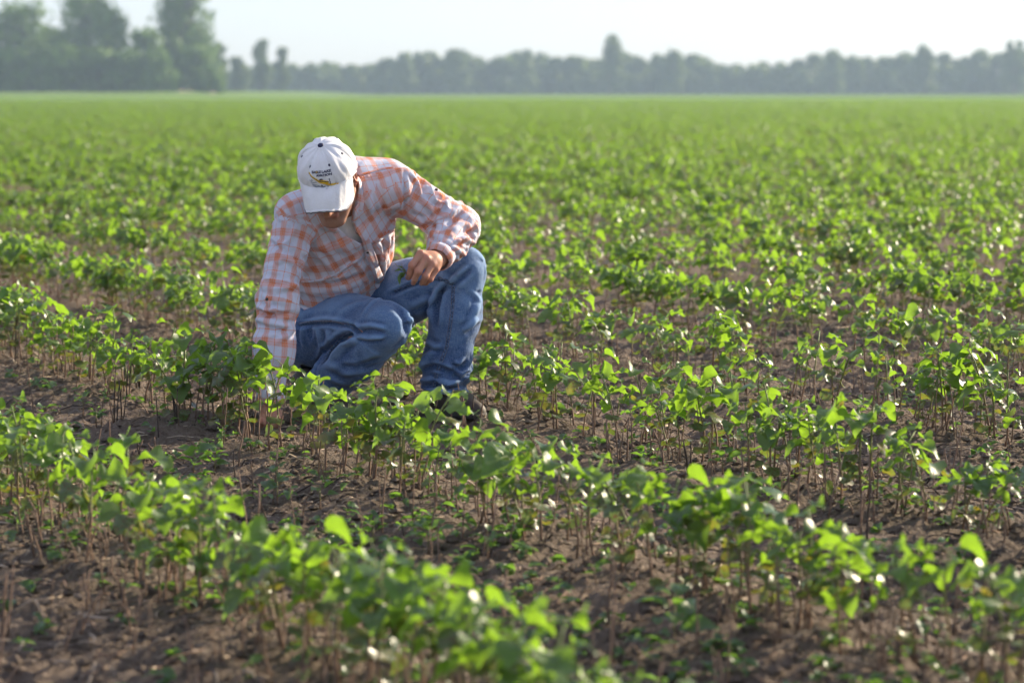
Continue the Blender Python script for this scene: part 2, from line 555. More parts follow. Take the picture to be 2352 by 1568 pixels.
OUT = [(0.0, 0.0), (0.16, -0.09), (0.36, -0.07), (0.52, 0.08), (0.55, 0.27), (0.57, 0.47), (0.43, 0.58), (0.33, 0.70), (0.20, 0.88), (0.0, 1.06)]
OUT_LOBED = [(0.0, 0.0), (0.16, -0.10), (0.38, -0.08), (0.55, 0.06), (0.58, 0.24), (0.66, 0.50), (0.42, 0.52), (0.31, 0.62), (0.22, 0.86), (0.0, 1.12)]
OUT_OVAL = [(0.0, 0.0), (0.14, 0.03), (0.27, 0.14), (0.33, 0.30), (0.34, 0.46), (0.30, 0.62), (0.23, 0.76), (0.15, 0.88), (0.07, 0.97), (0.0, 1.02)]
OUT_COT = [(0.0, 0.0), (0.20, -0.07), (0.44, -0.04), (0.58, 0.12), (0.60, 0.30), (0.54, 0.46), (0.42, 0.56), (0.26, 0.62), (0.12, 0.60), (0.0, 0.56)]


def smooth_outline(o, n=15):
    o = [(-o[1][0], o[1][1])] + list(o) + [(-o[-2][0], o[-2][1])]
    out = []
    for i in range(n):
        t_ = i / (n - 1) * (len(o) - 3); k = min(len(o) - 4, int(t_)); f = t_ - k
        p = [o[k + j] for j in range(4)]
        q = [0.5 * (2 * p[1][c] + (p[2][c] - p[0][c]) * f + (2 * p[0][c] - 5 * p[1][c] + 4 * p[2][c] - p[3][c]) * f * f + (3 * p[1][c] - p[0][c] - 3 * p[2][c] + p[3][c]) * f ** 3) for c in (0, 1)]
        out.append((max(0.0, q[0]), q[1]))
    return out


OUT, OUT_LOBED, OUT_OVAL, OUT_COT = [smooth_outline(o) for o in (OUT, OUT_LOBED, OUT_OVAL, OUT_COT)]


def leaf_arrays(outl, rng, cup=0.35, droop=0.5, fold=0.2, wave=0.06):
    """a leaf blade of unit length: base at the origin, tip towards +y, upper side +z"""
    n = len(outl)
    mid = [(0.0, outl[0][1] + (outl[-1][1] - outl[0][1]) * (i / (n - 1)) ** 1.05) for i in range(n)]
    V, F, U = [], [], []
    ph = rng.random() * 6.28; ph2 = rng.random() * 6.28
    asym = rng.uniform(-0.08, 0.08)

    def bend(x, y, edge, sg):
        z = cup * x * x * (1.0 + 0.5 * math.sin(ph)) - droop * max(0, y - 0.1) ** 2 * 0.6 + fold * abs(x) * 0.5
        z += wave * edge * math.sin(7.5 * y + ph + sg * 1.3) + wave * 0.5 * edge * math.sin(13 * y + ph2 - sg)
        z += 0.12 * math.sin(ph2) * x * y
        return (x * (1 + asym * sg), y - 0.10 * max(0, y) ** 2 * droop, z)
    for i in range(n):
        V.append(bend(mid[i][0], mid[i][1], 0, 0)); U.append(mid[i])
    for sg in (-1, 1):
        b = len(V)
        for i in range(1, n - 1):
            for e, ed in ((0.55, 0.35), (1.0, 1.0)):
                x = outl[i][0] * e; y = mid[i][1] + (outl[i][1] - mid[i][1]) * e
                V.append(bend(x * sg, y, ed, sg)); U.append((x * sg, y))
        for i in range(n - 1):
            m0, m1 = i, i + 1
            a = b + (i - 1) * 2; c = b + i * 2
            if i == 0: fs = [(m0, c, m1), (m0, c + 1, c)]
            elif i == n - 2: fs = [(m0, a, m1), (a, a + 1, m1)]
            else: fs = [(m0, a, c, m1), (a, a + 1, c + 1, c)]
            F += [f if sg > 0 else f[::-1] for f in fs]
    return V, F, U


rl = random.Random(3)
LEAF_SETS = {'main': [], 'old': [], 'cot': []}
for k in range(9):
    LEAF_SETS['main'].append(leaf_arrays(OUT_LOBED if k % 3 == 0 else OUT, rl, rl.uniform(-0.7, 0.9), rl.uniform(0.15, 0.95), rl.uniform(-0.3, 0.6), rl.uniform(0.05, 0.15)))
for k in range(4):
    LEAF_SETS['old'].append(leaf_arrays(OUT, rl, rl.uniform(-0.6, 0.2), rl.uniform(0.6, 1.4), rl.uniform(-0.3, 0.3), rl.uniform(0.08, 0.14)))
for k in range(3):
    LEAF_SETS['cot'].append(leaf_arrays(OUT_COT, rl, rl.uniform(-0.3, 0.5), rl.uniform(0.2, 0.8), 0.1, 0.06))
WEED_LEAVES = [leaf_arrays(OUT_OVAL, rl, rl.uniform(0.2, 0.9), rl.uniform(0.3, 1.1), rl.uniform(0.2, 0.6), 0.04) for _ in range(4)]


def leaf_mesh(arr, mat, name='leaf'):
    V, F, U = arr
    return mesh_from(name, V, F, [mat], uv=U)


LEAF_ME = {k: [leaf_mesh(a, M_leaf if k == 'main' else M_leaf_old) for a in L] for k, L in LEAF_SETS.items()}
WEED_ME = [leaf_mesh(a, M_leaf_weed) for a in WEED_LEAVES]


def frame(base, out, nrm, scale, slim=1.0):
    """matrix that puts a unit leaf with its base at `base`, pointing `out`, upper side `nrm`"""
    y = Vector(out).normalized(); z = Vector(nrm); z = (z - y * z.dot(y)).normalized(); x = y.cross(z)
    M = Matrix.Identity(4)
    for i, a in enumerate((x, y, z)):
        for j in range(3): M[j][i] = a[j] * scale * (slim if i == 0 else 1.0)
    M.translation = Vector(base)
    return M


def plant_plan(rng, h=0.26, leaves=8, big=0.078, cap_=0.068, jit=0.36):
    """stem path, petiole paths and leaf placements of one young cotton plant"""
    lx, ly = rng.gauss(0, 0.035), rng.gauss(0, 0.035)
    kx, ky = rng.gauss(0, 0.006), rng.gauss(0, 0.006)
    stem = [Vector((lx * e * e + kx * math.sin(5 * e), ly * e * e + ky * math.sin(6 * e), -0.02 + (h + 0.0) * e)) for e in (0, 0.2, 0.42, 0.62, 0.82, 1.0)]
    at = lambda e: stem[min(4, int(e * 5))].lerp(stem[min(5, int(e * 5) + 1)], e * 5 - min(4, int(e * 5)))
    pets, lv = [], []
    az = rng.random() * 6.28
    for i in range(leaves):
        e = 0.58 + 0.41 * (i / (leaves - 1)) ** 0.8
        az += 2.399 + rng.gauss(0, 0.35)
        size = big * rng.uniform(0.55, 1.25) * (0.62 + 0.6 * math.sin(math.pi * min(1, 0.25 + 0.62 * (1 - i / leaves))))
        if i == leaves - 1: size *= 0.55
        size = min(size, cap_ if i < leaves - 3 else cap_ * 0.72)
        pl = rng.uniform(0.028, 0.058) * (1.1 - 0.55 * (i / leaves))
        d = Vector((math.cos(az), math.sin(az), 0))
        b = at(e)
        tip = b + d * pl + Vector((0, 0, pl * rng.uniform(0.1, 0.75)))
        pets.append([b, b.lerp(tip, 0.5) + Vector((0, 0, pl * 0.12)), tip])
        out = d + Vector((0, 0, rng.uniform(-0.45, 0.12))) + Vector((rng.gauss(0, 0.22), rng.gauss(0, 0.22), 0))
        nrm = Vector((0, 0, 1)) + sd * 0.28 + Vector((max(-0.6, min(0.6, rng.gauss(0, jit))), max(-0.6, min(0.6, rng.gauss(0, jit))), 0))
        kind = 'old' if (i < 2 and rng.random() < 0.55) else 'main'
        lv.append((kind, rng.randrange(9), frame(tip, out, nrm, size)))
    for s in range(rng.choice((2, 2, 3, 4))):
        e = rng.uniform(0.22, 0.55); a = rng.random() * 6.28
        d = Vector((math.cos(a), math.sin(a), 0)); b = at(e); pl = rng.uniform(0.02, 0.045)
        tip = b + d * pl + Vector((0, 0, rng.uniform(-0.015, 0.015)))
        pets.append([b, tip])
        lv.append(('cot', rng.randrange(3), frame(tip, d + Vector((0, 0, rng.uniform(-0.7, 0))), Vector((rng.gauss(0, .4), rng.gauss(0, .4), 1)), rng.uniform(0.026, 0.050))))
    return stem, pets, lv


def stem_mesh(stem, pets, name='stem', n=5, r0=0.0038):
    mb = MB()
    mb.tube(stem, [r0 * (1 - 0.45 * i / (len(stem) - 1)) for i in range(len(stem))], n)
    for p in pets:
        k = len(mb.V)
        mb.tube(p, [0.0014, 0.0011, 0.0009][:len(p)], 4, cap=False)
        for j in range(k, len(mb.V)): mb.U[j] = (mb.U[j][0], 0.68 + 0.3 * mb.U[j][1])
    return mb.mesh(name, [M_stem])


rp = random.Random(12)
PROTO = []
for k in range(16):
    st_, pe_, lv_ = plant_plan(rp, rp.uniform(0.21, 0.30), rp.choice((6, 7, 8, 8, 9)), rp.uniform(0.041, 0.062))
    PROTO.append((stem_mesh(st_, pe_), lv_))
NEAR = []                                                 # fuller plants for the near rows
for k in range(18):
    st_, pe_, lv_ = plant_plan(rp, rp.uniform(0.205, 0.285), rp.choice((5, 6, 7, 7, 8)), rp.uniform(0.046, 0.067), 0.076, 0.33)
    NEAR.append((stem_mesh(st_, pe_), lv_))


def joined(proto, name):
    """the same plant as one mesh, for the crop too far away to pick apart"""
    sm_, lv_ = proto
    mb = MB()
    n = len(sm_.vertices)
    co = np.zeros(n * 3, dtype=np.float32); sm_.vertices.foreach_get('co', co)
    uvs = [(0, 0)] * n
    for l, d in zip(sm_.loops, sm_.uv_layers[0].data): uvs[l.vertex_index] = tuple(d.uv)
    mb.add(co.reshape(-1, 3), [tuple(p.vertices) for p in sm_.polygons], uvs, 2)
    for kind, i, M in lv_:
        V, F, U = LEAF_SETS[kind][i % len(LEAF_SETS[kind])]
        mb.add([M @ Vector(v) for v in V], F, U, 0 if kind == 'main' else 1)
    return mb.mesh(name, [M_leaf, M_leaf_old, M_stem])


# ---- where the plants stand
def row_points(k, y0, y1, step, rng, jit=0.022):
    c = ROW_0 + k * ROW_S
    out = []
    yv = y0
    while yv < y1:
        x = (c - ROW_N.y * yv) / ROW_N.x
        out.append((x + rng.gauss(0, jit), yv + rng.gauss(0, jit)))
        yv += step * ROW_D.y * rng.choice((0.25, 0.55, 0.9, 1.3, 2.0))
    return out


def view_px(x, y, z=0.2):
    """photo coordinates of a point of the place"""
    d = Vector((x, y, z - CAM_H))
    f = d.y * math.cos(PITCH) - d.z * math.sin(PITCH); u = d.y * math.sin(PITCH) + d.z * math.cos(PITCH)
    return PW / 2 + d.x / f * FPX, PH / 2 - u / f * FPX


BODY_SPOTS = [((-0.57, 9.28), 0.30), ((-0.33, 9.02), 0.16), ((-0.19, 9.1), 0.14), ((-0.77, 8.75), 0.10), ((-0.60, 9.12), 0.2), ((-0.35, 9.25), 0.2), ((-0.75, 8.32), 0.06)]


def free(x, y):
    return all(math.hypot(x - c[0], y - c[1]) > r for c, r in BODY_SPOTS)


ORD = {1: 'first', 2: 'second', 3: 'third'}


def ordinal(n):
    if n in ORD: return ORD[n]
    return str(n) + ('th' if 10 < n % 100 < 14 else {1: 'st', 2: 'nd', 3: 'rd'}.get(n % 10, 'th'))


rr_ = random.Random(99)
near_rows = {}
rest = []
for k in range(0, 14):
    pts = row_points(k, 3.3, 40.0, 0.056 if k < 3 else 0.074, rr_, 0.034)
    for x, y in pts:
        if not free(x, y) or rr_.random() < 0.10: continue
        vx, vy = view_px(x, y)
        vx2, vyb = view_px(x, y, 0.3)
        if -60 < vx < PW + 60 and vyb < PH + 40: near_rows.setdefault(k, []).append((x, y))
        elif -1600 < vx < PW + 1600: rest.append((x, y))
cand = sorted(((y, k, x) for k, L in near_rows.items() for x, y in L))
chosen = {(x, y) for y, k, x in cand[:300]}
for k, L in near_rows.items():
    rest += [p for p in L if p not in chosen]
ROW_SAY = {0: 'in blurred nearest row', 1: 'in row before the man', 2: 'in row beside his raised knee',
           3: 'in first row behind the man', 4: 'in second row behind the man', 5: 'in third row behind the man', 6: 'in fourth row behind the man'}
rk = random.Random(41)
n_near = 0
for k in sorted(near_rows):
    L = sorted([p for p in near_rows[k] if p in chosen], key=lambda p: view_px(*p)[0])
    for i, (x, y) in enumerate(L):
        sm_, lv_ = NEAR[rk.randrange(len(NEAR))]
        s = rk.uniform(0.78, 1.10)
        o = empty('cotton_plant', (x, y, gz(x, y)), rk.random() * 6.28)
        o.rotation_euler.x = rk.gauss(0, 0.09); o.rotation_euler.y = rk.gauss(0, 0.09)
        o.scale = (s, s, s * rk.uniform(0.92, 1.08))
        vx = view_px(x, y)[0]
        size = 'tall' if s > 1.02 else ('small' if s < 0.90 else 'leafy')
        where = ROW_SAY.get(k, 'in a row behind the man')
        tag(o, '%s cotton plant %s, %s from left edge' % (size, where, ordinal(i + 1)), 'cotton plant', 'cotton plants of the near rows')
        obj('stem', sm_, o)
        for kind, j, M in lv_:
            lf = bpy.data.objects.new('leaf', LEAF_ME[kind][j % len(LEAF_ME[kind])])
            lf.matrix_basis = M
            link(lf, o)
        n_near += 1

# ---- the rest of the crop, one object
for k in range(14, 270):
    c = ROW_0 + k * ROW_S
    y = 9.0
    while y < 240:
        x = (c - ROW_N.y * y) / ROW_N.x
        if abs(x) < (0.42 * y + 8 if y < 100 else 0.30 * y + 20): rest.append((x + rr_.gauss(0, 0.04), y + rr_.gauss(0, 0.04)))
        y += (0.11 if y < 45 else 0.17 if y < 110 else 0.34) * ROW_D.y * rr_.uniform(0.4, 1.6)
for k in range(0, 14):                                   # rows 0..13 beyond the near stretch
    c = ROW_0 + k * ROW_S
    y = 40.0
    while y < 240:
        x = (c - ROW_N.y * y) / ROW_N.x
        if abs(x) < (0.42 * y + 8 if y < 100 else 0.30 * y + 20): rest.append((x, y))
        y += 0.14 * ROW_D.y * rr_.uniform(0.5, 1.5)
R_ = np.array(rest)
pz = ground_z(R_[:, 0], R_[:, 1])
n = len(R_)
pm = bpy.data.meshes.new('crop_points')
pm.vertices.add(n)
pm.vertices.foreach_set('co', np.stack([R_[:, 0], R_[:, 1], pz], 1).astype(np.float32).ravel())
rng = np.random.default_rng(4)
a = pm.attributes.new('spin', 'FLOAT_VECTOR', 'POINT')
rot = np.zeros((n, 3), dtype=np.float32); rot[:, 2] = rng.random(n) * 6.283; rot[:, :2] = rng.normal(size=(n, 2)) * 0.06
a.data.foreach_set('vector', rot.ravel())
a = pm.attributes.new('grow', 'FLOAT', 'POINT')
gv = (0.80 + 0.38 * rng.random(n) + 0.10 * np.clip(R_[:, 1] / 60, 0, 1) + 0.35 * np.clip((R_[:, 1] - 90) / 60, 0, 1)).astype(np.float32)
a.data.foreach_set('value', gv)
a = pm.attributes.new('pick', 'INT', 'POINT')
a.data.foreach_set('value', rng.integers(0, 16, n).astype(np.int32))
pc = bpy.data.collections.new('crop_kinds')               # kept out of the scene: only instanced
for i, p in enumerate(PROTO):
    pc.objects.link(bpy.data.objects.new('crop_kind_%02d' % i, joined(p, 'crop_plant')))
ng = bpy.data.node_groups.new('crop', 'GeometryNodeTree')
ng.interface.new_socket('Geometry', in_out='INPUT', socket_type='NodeSocketGeometry')
ng.interface.new_socket('Geometry', in_out='OUTPUT', socket_type='NodeSocketGeometry')
gi, go = ng.nodes.new('NodeGroupInput'), ng.nodes.new('NodeGroupOutput')
ci = ng.nodes.new('GeometryNodeCollectionInfo'); ci.inputs['Collection'].default_value = pc
ci.inputs['Separate Children'].default_value = True; ci.inputs['Reset Children'].default_value = True
ip = ng.nodes.new('GeometryNodeInstanceOnPoints'); ip.inputs['Pick Instance'].default_value = True


def named(nm, typ):
    x = ng.nodes.new('GeometryNodeInputNamedAttribute'); x.data_type = typ; x.inputs['Name'].default_value = nm
    return x.outputs[0]


ng.links.new(gi.outputs[0], ip.inputs['Points']); ng.links.new(ci.outputs[0], ip.inputs['Instance'])
ng.links.new(named('pick', 'INT'), ip.inputs['Instance Index'])
ng.links.new(named('spin', 'FLOAT_VECTOR'), ip.inputs['Rotation'])
ng.links.new(named('grow', 'FLOAT'), ip.inputs['Scale'])
ng.links.new(ip.outputs[0], go.inputs[0])
crop = obj('cotton_crop', pm)
md = crop.modifiers.new('rows', 'NODES'); md.node_group = ng
tag(crop, 'rows of young cotton filling the field behind the man', 'crop', kind='stuff')
print('plants near', n_near, 'rest', n)
# ================================================================== the crouching man
class Field:
    """A signed distance grid that shapes are blended into, meshed with surface nets."""
    def __init__(s, lo, hi, h):
        s.lo = np.array(lo, dtype=np.float64); s.h = h
        s.n = [int(math.ceil((b - a) / h)) + 1 for a, b in zip(lo, hi)]
        s.ax = [(s.lo[i] + np.arange(s.n[i]) * h).astype(np.float32) for i in range(3)]
        s.D = np.full(s.n, 0.08, dtype=np.float32)

    def box(s, lo, hi):
        sl = []
        for i in range(3):
            a = max(0, int((lo[i] - s.lo[i]) / s.h)); b = min(s.n[i], int((hi[i] - s.lo[i]) / s.h) + 2)
            if b <= a: return None
            sl.append(slice(a, b))
        x = s.ax[0][sl[0]][:, None, None]; y = s.ax[1][sl[1]][None, :, None]; z = s.ax[2][sl[2]][None, None, :]
        return tuple(sl), x, y, z

    def _put(s, sl, d, k, op='u'):
        a = s.D[sl]
        if op == 'u':
            if k > 0:
                hh = np.clip(k - np.abs(a - d), 0, None) / k
                s.D[sl] = np.minimum(a, d) - hh * hh * k * 0.25
            else: s.D[sl] = np.minimum(a, d)
        else:                                             # carve
            d = -d
            hh = np.clip(k - np.abs(a - d), 0, None) / k if k > 0 else 0
            s.D[sl] = np.maximum(a, d) + hh * hh * k * 0.25

    def cone(s, a, b, ra, rb, k=0.02, op='u', m=0.06):
        a = np.array(a, dtype=np.float32); b = np.array(b, dtype=np.float32)
        rm = max(ra, rb) + m
        g = s.box(np.minimum(a, b) - rm, np.maximum(a, b) + rm)
        if g is None: return
        sl, x, y, z = g
        ba = b - a; L = float(ba @ ba) + 1e-12
        t = np.clip(((x - a[0]) * ba[0] + (y - a[1]) * ba[1] + (z - a[2]) * ba[2]) / L, 0, 1)
        d = np.sqrt((x - a[0] - ba[0] * t) ** 2 + (y - a[1] - ba[1] * t) ** 2 + (z - a[2] - ba[2] * t) ** 2) - (ra + (rb - ra) * t)
        s._put(sl, d.astype(np.float32), k, op)

    def chain(s, pts, rad, k=0.02, op='u'):
        for i in range(len(pts) - 1): s.cone(pts[i], pts[i + 1], rad[i], rad[i + 1], k, op)

    def ell(s, c, ax, k=0.02, op='u', m=0.05):
        """ax: three (direction, semi axis) pairs"""
        rm = max(r for _, r in ax) + m
        c = np.array(c, dtype=np.float32)
        g = s.box(c - rm, c + rm)
        if g is None: return
        sl, x, y, z = g
        q = 0
        g2 = 0
        for dr, r in ax:
            e = (x - c[0]) * dr[0] + (y - c[1]) * dr[1] + (z - c[2]) * dr[2]
            q = q + (e / r) ** 2
            g2 = g2 + (e / (r * r)) ** 2
        k0 = np.sqrt(q); k1 = np.sqrt(g2) + 1e-6
        d = np.where(k0 < 1e-4, -min(r for _, r in ax), k0 * (k0 - 1.0) / k1)
        s._put(sl, d.astype(np.float32), k, op)

    def loft(s, secs, k=0.03, m=0.06):
        """secs: (centre, left axis, half width, half depth); elliptic sections along a spine"""
        C = np.array([q[0] for q in secs], dtype=np.float32)
        rm = max(max(q[2], q[3]) for q in secs) + m
        sl, x, y, z = s.box(C.min(0) - rm, C.max(0) + rm)
        best = None
        for i in range(len(secs) - 1):
            a, b = C[i], C[i + 1]
            ba = b - a; L = float(ba @ ba)
            tr = ((x - a[0]) * ba[0] + (y - a[1]) * ba[1] + (z - a[2]) * ba[2]) / L
            t = np.clip(tr, 0, 1)
            px = x - a[0] - ba[0] * t; py = y - a[1] - ba[1] * t; pz = z - a[2] - ba[2] * t
            la, lb = np.array(secs[i][1]), np.array(secs[i + 1][1])
            lx = la[0] + (lb[0] - la[0]) * t; ly = la[1] + (lb[1] - la[1]) * t; lz = la[2] + (lb[2] - la[2]) * t
            nl = np.sqrt(lx * lx + ly * ly + lz * lz); lx, ly, lz = lx / nl, ly / nl, lz / nl
            l = px * lx + py * ly + pz * lz
            f2 = np.clip(px * px + py * py + pz * pz - l * l, 0, None)
            A = secs[i][2] + (secs[i + 1][2] - secs[i][2]) * t
            B = secs[i][3] + (secs[i + 1][3] - secs[i][3]) * t
            q = np.sqrt((l / A) ** 2 + f2 / (B * B)); q2 = np.sqrt((l / (A * A)) ** 2 + f2 / B ** 4) + 1e-6
            d = np.where(q < 1e-3, -np.minimum(A, B), q * (q - 1) / q2)
            best = d if best is None else np.minimum(best, d)
        s._put(sl, best.astype(np.float32), k)

    def cut(s, pt, nrm):
        """keep the side the normal points away from"""
        x, y, z = s.ax[0][:, None, None], s.ax[1][None, :, None], s.ax[2][None, None, :]
        d = (x - pt[0]) * nrm[0] + (y - pt[1]) * nrm[1] + (z - pt[2]) * nrm[2]
        s.D = np.maximum(s.D, d.astype(np.float32))

    def mesh(s, smooth=2):
        D = s.D; n = D.shape
        ins = D < 0
        cs = np.zeros([k - 1 for k in n], dtype=np.uint8)
        offs = [(i, j, k) for i in (0, 1) for j in (0, 1) for k in (0, 1)]
        for i, j, k in offs: cs += ins[i:n[0] - 1 + i, j:n[1] - 1 + j, k:n[2] - 1 + k]
        cells = np.argwhere((cs > 0) & (cs < 8))
        idx = np.full(cs.shape, -1, dtype=np.int32)
        idx[cells[:, 0], cells[:, 1], cells[:, 2]] = np.arange(len(cells))
        acc = np.zeros((len(cells), 3)); cnt = np.zeros(len(cells))
        for o in offs:
            for ax in range(3):
                if o[ax]: continue
                o2 = list(o); o2[ax] = 1
                d0 = D[cells[:, 0] + o[0], cells[:, 1] + o[1], cells[:, 2] + o[2]]
                d1 = D[cells[:, 0] + o2[0], cells[:, 1] + o2[1], cells[:, 2] + o2[2]]
                mk = (d0 < 0) != (d1 < 0)
                t = d0[mk] / (d0[mk] - d1[mk])
                p = np.tile(np.array(o, dtype=np.float64), (len(t), 1)); p[:, ax] += t
                acc[mk] += p; cnt[mk] += 1
        V = (cells + acc / cnt[:, None]) * s.h + s.lo
        Q = []
        for ax in range(3):
            b, c = (ax + 1) % 3, (ax + 2) % 3
            sl0 = [slice(1, -1)] * 3; sl1 = [slice(1, -1)] * 3
            sl0[ax] = slice(0, -1); sl1[ax] = slice(1, None)
            a0, a1 = ins[tuple(sl0)], ins[tuple(sl1)]
            e = np.argwhere(a0 != a1)
            fl = a0[e[:, 0], e[:, 1], e[:, 2]]
            base = e.copy(); base[:, b] += 1; base[:, c] += 1       # grid point index
            def ci(db, dc):
                q = base.copy(); q[:, b] += db; q[:, c] += dc
                return idx[q[:, 0], q[:, 1], q[:, 2]]
            q = np.stack([ci(-1, -1), ci(0, -1), ci(0, 0), ci(-1, 0)], 1)
            q[~fl] = q[~fl][:, ::-1]
            Q.append(q)
        F = np.concatenate(Q)
        F = F[(F >= 0).all(1)]
        for _ in range(smooth): V = lap(V, F, 0.5)
        return V, F


def lap(V, F, w):
    E = np.concatenate([F[:, [0, 1]], F[:, [1, 2]], F[:, [2, 3]], F[:, [3, 0]]])
    S = np.zeros_like(V); n = np.zeros(len(V))
    for a, b in ((0, 1), (1, 0)):
        for i in range(3): S[:, i] += np.bincount(E[:, a], V[E[:, b], i], len(V))
        n += np.bincount(E[:, a], minlength=len(V))
    return V + w * (S / np.maximum(n, 1)[:, None] - V)


def normals(V, F):
    a, b = V[F[:, 2]] - V[F[:, 0]], V[F[:, 3]] - V[F[:, 1]]
    fn = np.cross(a, b)
    N = np.zeros_like(V)
    for k in range(4):
        for i in range(3): N[:, i] += np.bincount(F[:, k], fn[:, i], len(V))
    return N / np.maximum(np.linalg.norm(N, axis=1), 1e-12)[:, None]


def keep(V, F, mask):
    """drop the faces whose every-vertex mask is False and the loose vertices"""
    F = F[mask]
    used = np.unique(F)
    mp = np.full(len(V), -1); mp[used] = np.arange(len(used))
    return V[used], mp[F], used


def vnoise(p, seed=0):
    """smooth value noise of an (n, 2) array"""
    r = np.random.default_rng(seed).random((64, 64))
    i = np.floor(p).astype(int); f = p - i; f = f * f * (3 - 2 * f)
    g = lambda a, b: r[(i[:, 0] + a) % 64, (i[:, 1] + b) % 64]
    return (g(0, 0) * (1 - f[:, 0]) + g(1, 0) * f[:, 0]) * (1 - f[:, 1]) + (g(0, 1) * (1 - f[:, 0]) + g(1, 1) * f[:, 0]) * f[:, 1] - 0.5


def strokes(u, v, S):
    """folds: S rows are u0, v0, angle, half length, width, height, bend"""
    d = np.zeros(len(u))
    for u0, v0, an, hl, w, h, bend in S:
        du, dv = u - u0, v - v0
        a = du * math.cos(an) + dv * math.sin(an)
        b = -du * math.sin(an) + dv * math.cos(an) + bend * a * a
        e = np.clip(1 - (a / hl) ** 2, 0, None)
        q = b / w
        d += h * e * (np.exp(-q * q) - 0.55 * np.exp(-(np.abs(q) - 1.7) ** 2))
    return d


class Limb:
    """along / around coordinates on a bent limb"""
    def __init__(s, pts, ref, r0):
        s.p = [np.array(q, dtype=np.float64) for q in pts]; s.ref = np.array(ref, dtype=np.float64); s.r0 = r0

    def coords(s, V):
        best = np.full(len(V), 1e9); U = np.zeros(len(V)); W = np.zeros(len(V)); acc = 0
        for i in range(len(s.p) - 1):
            a, b = s.p[i], s.p[i + 1]
            ba = b - a; L = np.linalg.norm(ba); t = ba / L
            tr = (V - a) @ t
            tc = np.clip(tr, 0, L)
            lo = -1e9 if i == 0 else 0; hi = 1e9 if i == len(s.p) - 2 else L
            r = V - a - tc[:, None] * t
            d = np.linalg.norm(r, axis=1)
            x = s.ref - t * (s.ref @ t); x /= np.linalg.norm(x); y = np.cross(t, x)
            ang = np.arctan2(r @ y, r @ x)
            m = d < best
            U[m] = (acc + np.clip(tr, lo, hi))[m]; W[m] = (ang * s.r0)[m]; best[m] = d[m]
            acc += L
        s.len = acc
        return U, W, best


def project(V):
    d = V - np.array([0, 0, CAM_H])
    f = d[:, 1] * math.cos(PITCH) - d[:, 2] * math.sin(PITCH); u = d[:, 1] * math.sin(PITCH) + d[:, 2] * math.cos(PITCH)
    return np.stack([PW / 2 + d[:, 0] / f * FPX, PH / 2 - u / f * FPX], 1)


def image_folds(V, F, folds):
    """press folds into cloth: each is (path seen in the photo, width in photo units, height in metres)"""
    N = normals(V, F)
    q = project(V)
    to = np.array([0, 0, CAM_H]) - V; to /= np.linalg.norm(to, axis=1)[:, None]
    face = np.clip(((N * to).sum(1) + 0.05) / 0.35, 0, 1)
    d = np.zeros(len(V))
    for path, w, h in folds:
        best = np.full(len(V), 1e9); tt = np.zeros(len(V)); n = len(path) - 1
        for i in range(n):
            a, b = np.array(path[i], dtype=float), np.array(path[i + 1], dtype=float)
            ba = b - a
            t = np.clip((q - a) @ ba / (ba @ ba), 0, 1)
            r = np.linalg.norm(q - a - t[:, None] * ba, axis=1)
            m = r < best
            best[m] = r[m]; tt[m] = ((i + t) / n)[m]
        e = np.clip(1 - (2 * tt - 1) ** 4, 0, 1) * 0.85 + 0.15
        s = best / w
        d += h * e * (np.exp(-s * s) - 0.45 * np.exp(-(s - 1.8) ** 2 / 0.7))
    image_folds.last = d * face
    return V + N * (d * face)[:, None]


def in_poly(q, poly):
    c = np.zeros(len(q), dtype=bool)
    n = len(poly)
    for i in range(n):
        (x0, y0), (x1, y1) = poly[i], poly[(i + 1) % n]
        m = ((y0 > q[:, 1]) != (y1 > q[:, 1])) & (q[:, 0] < (x1 - x0) * (q[:, 1] - y0) / (y1 - y0 + 1e-9) + x0)
        c ^= m
    return c


def c1(*p): return [(574.4 + x * 0.2455, 287.2 + y * 0.2455) for x, y in p]


def c2(*p): return [(574.2 + x * 0.2783, 574.2 + y * 0.2783) for x, y in p]


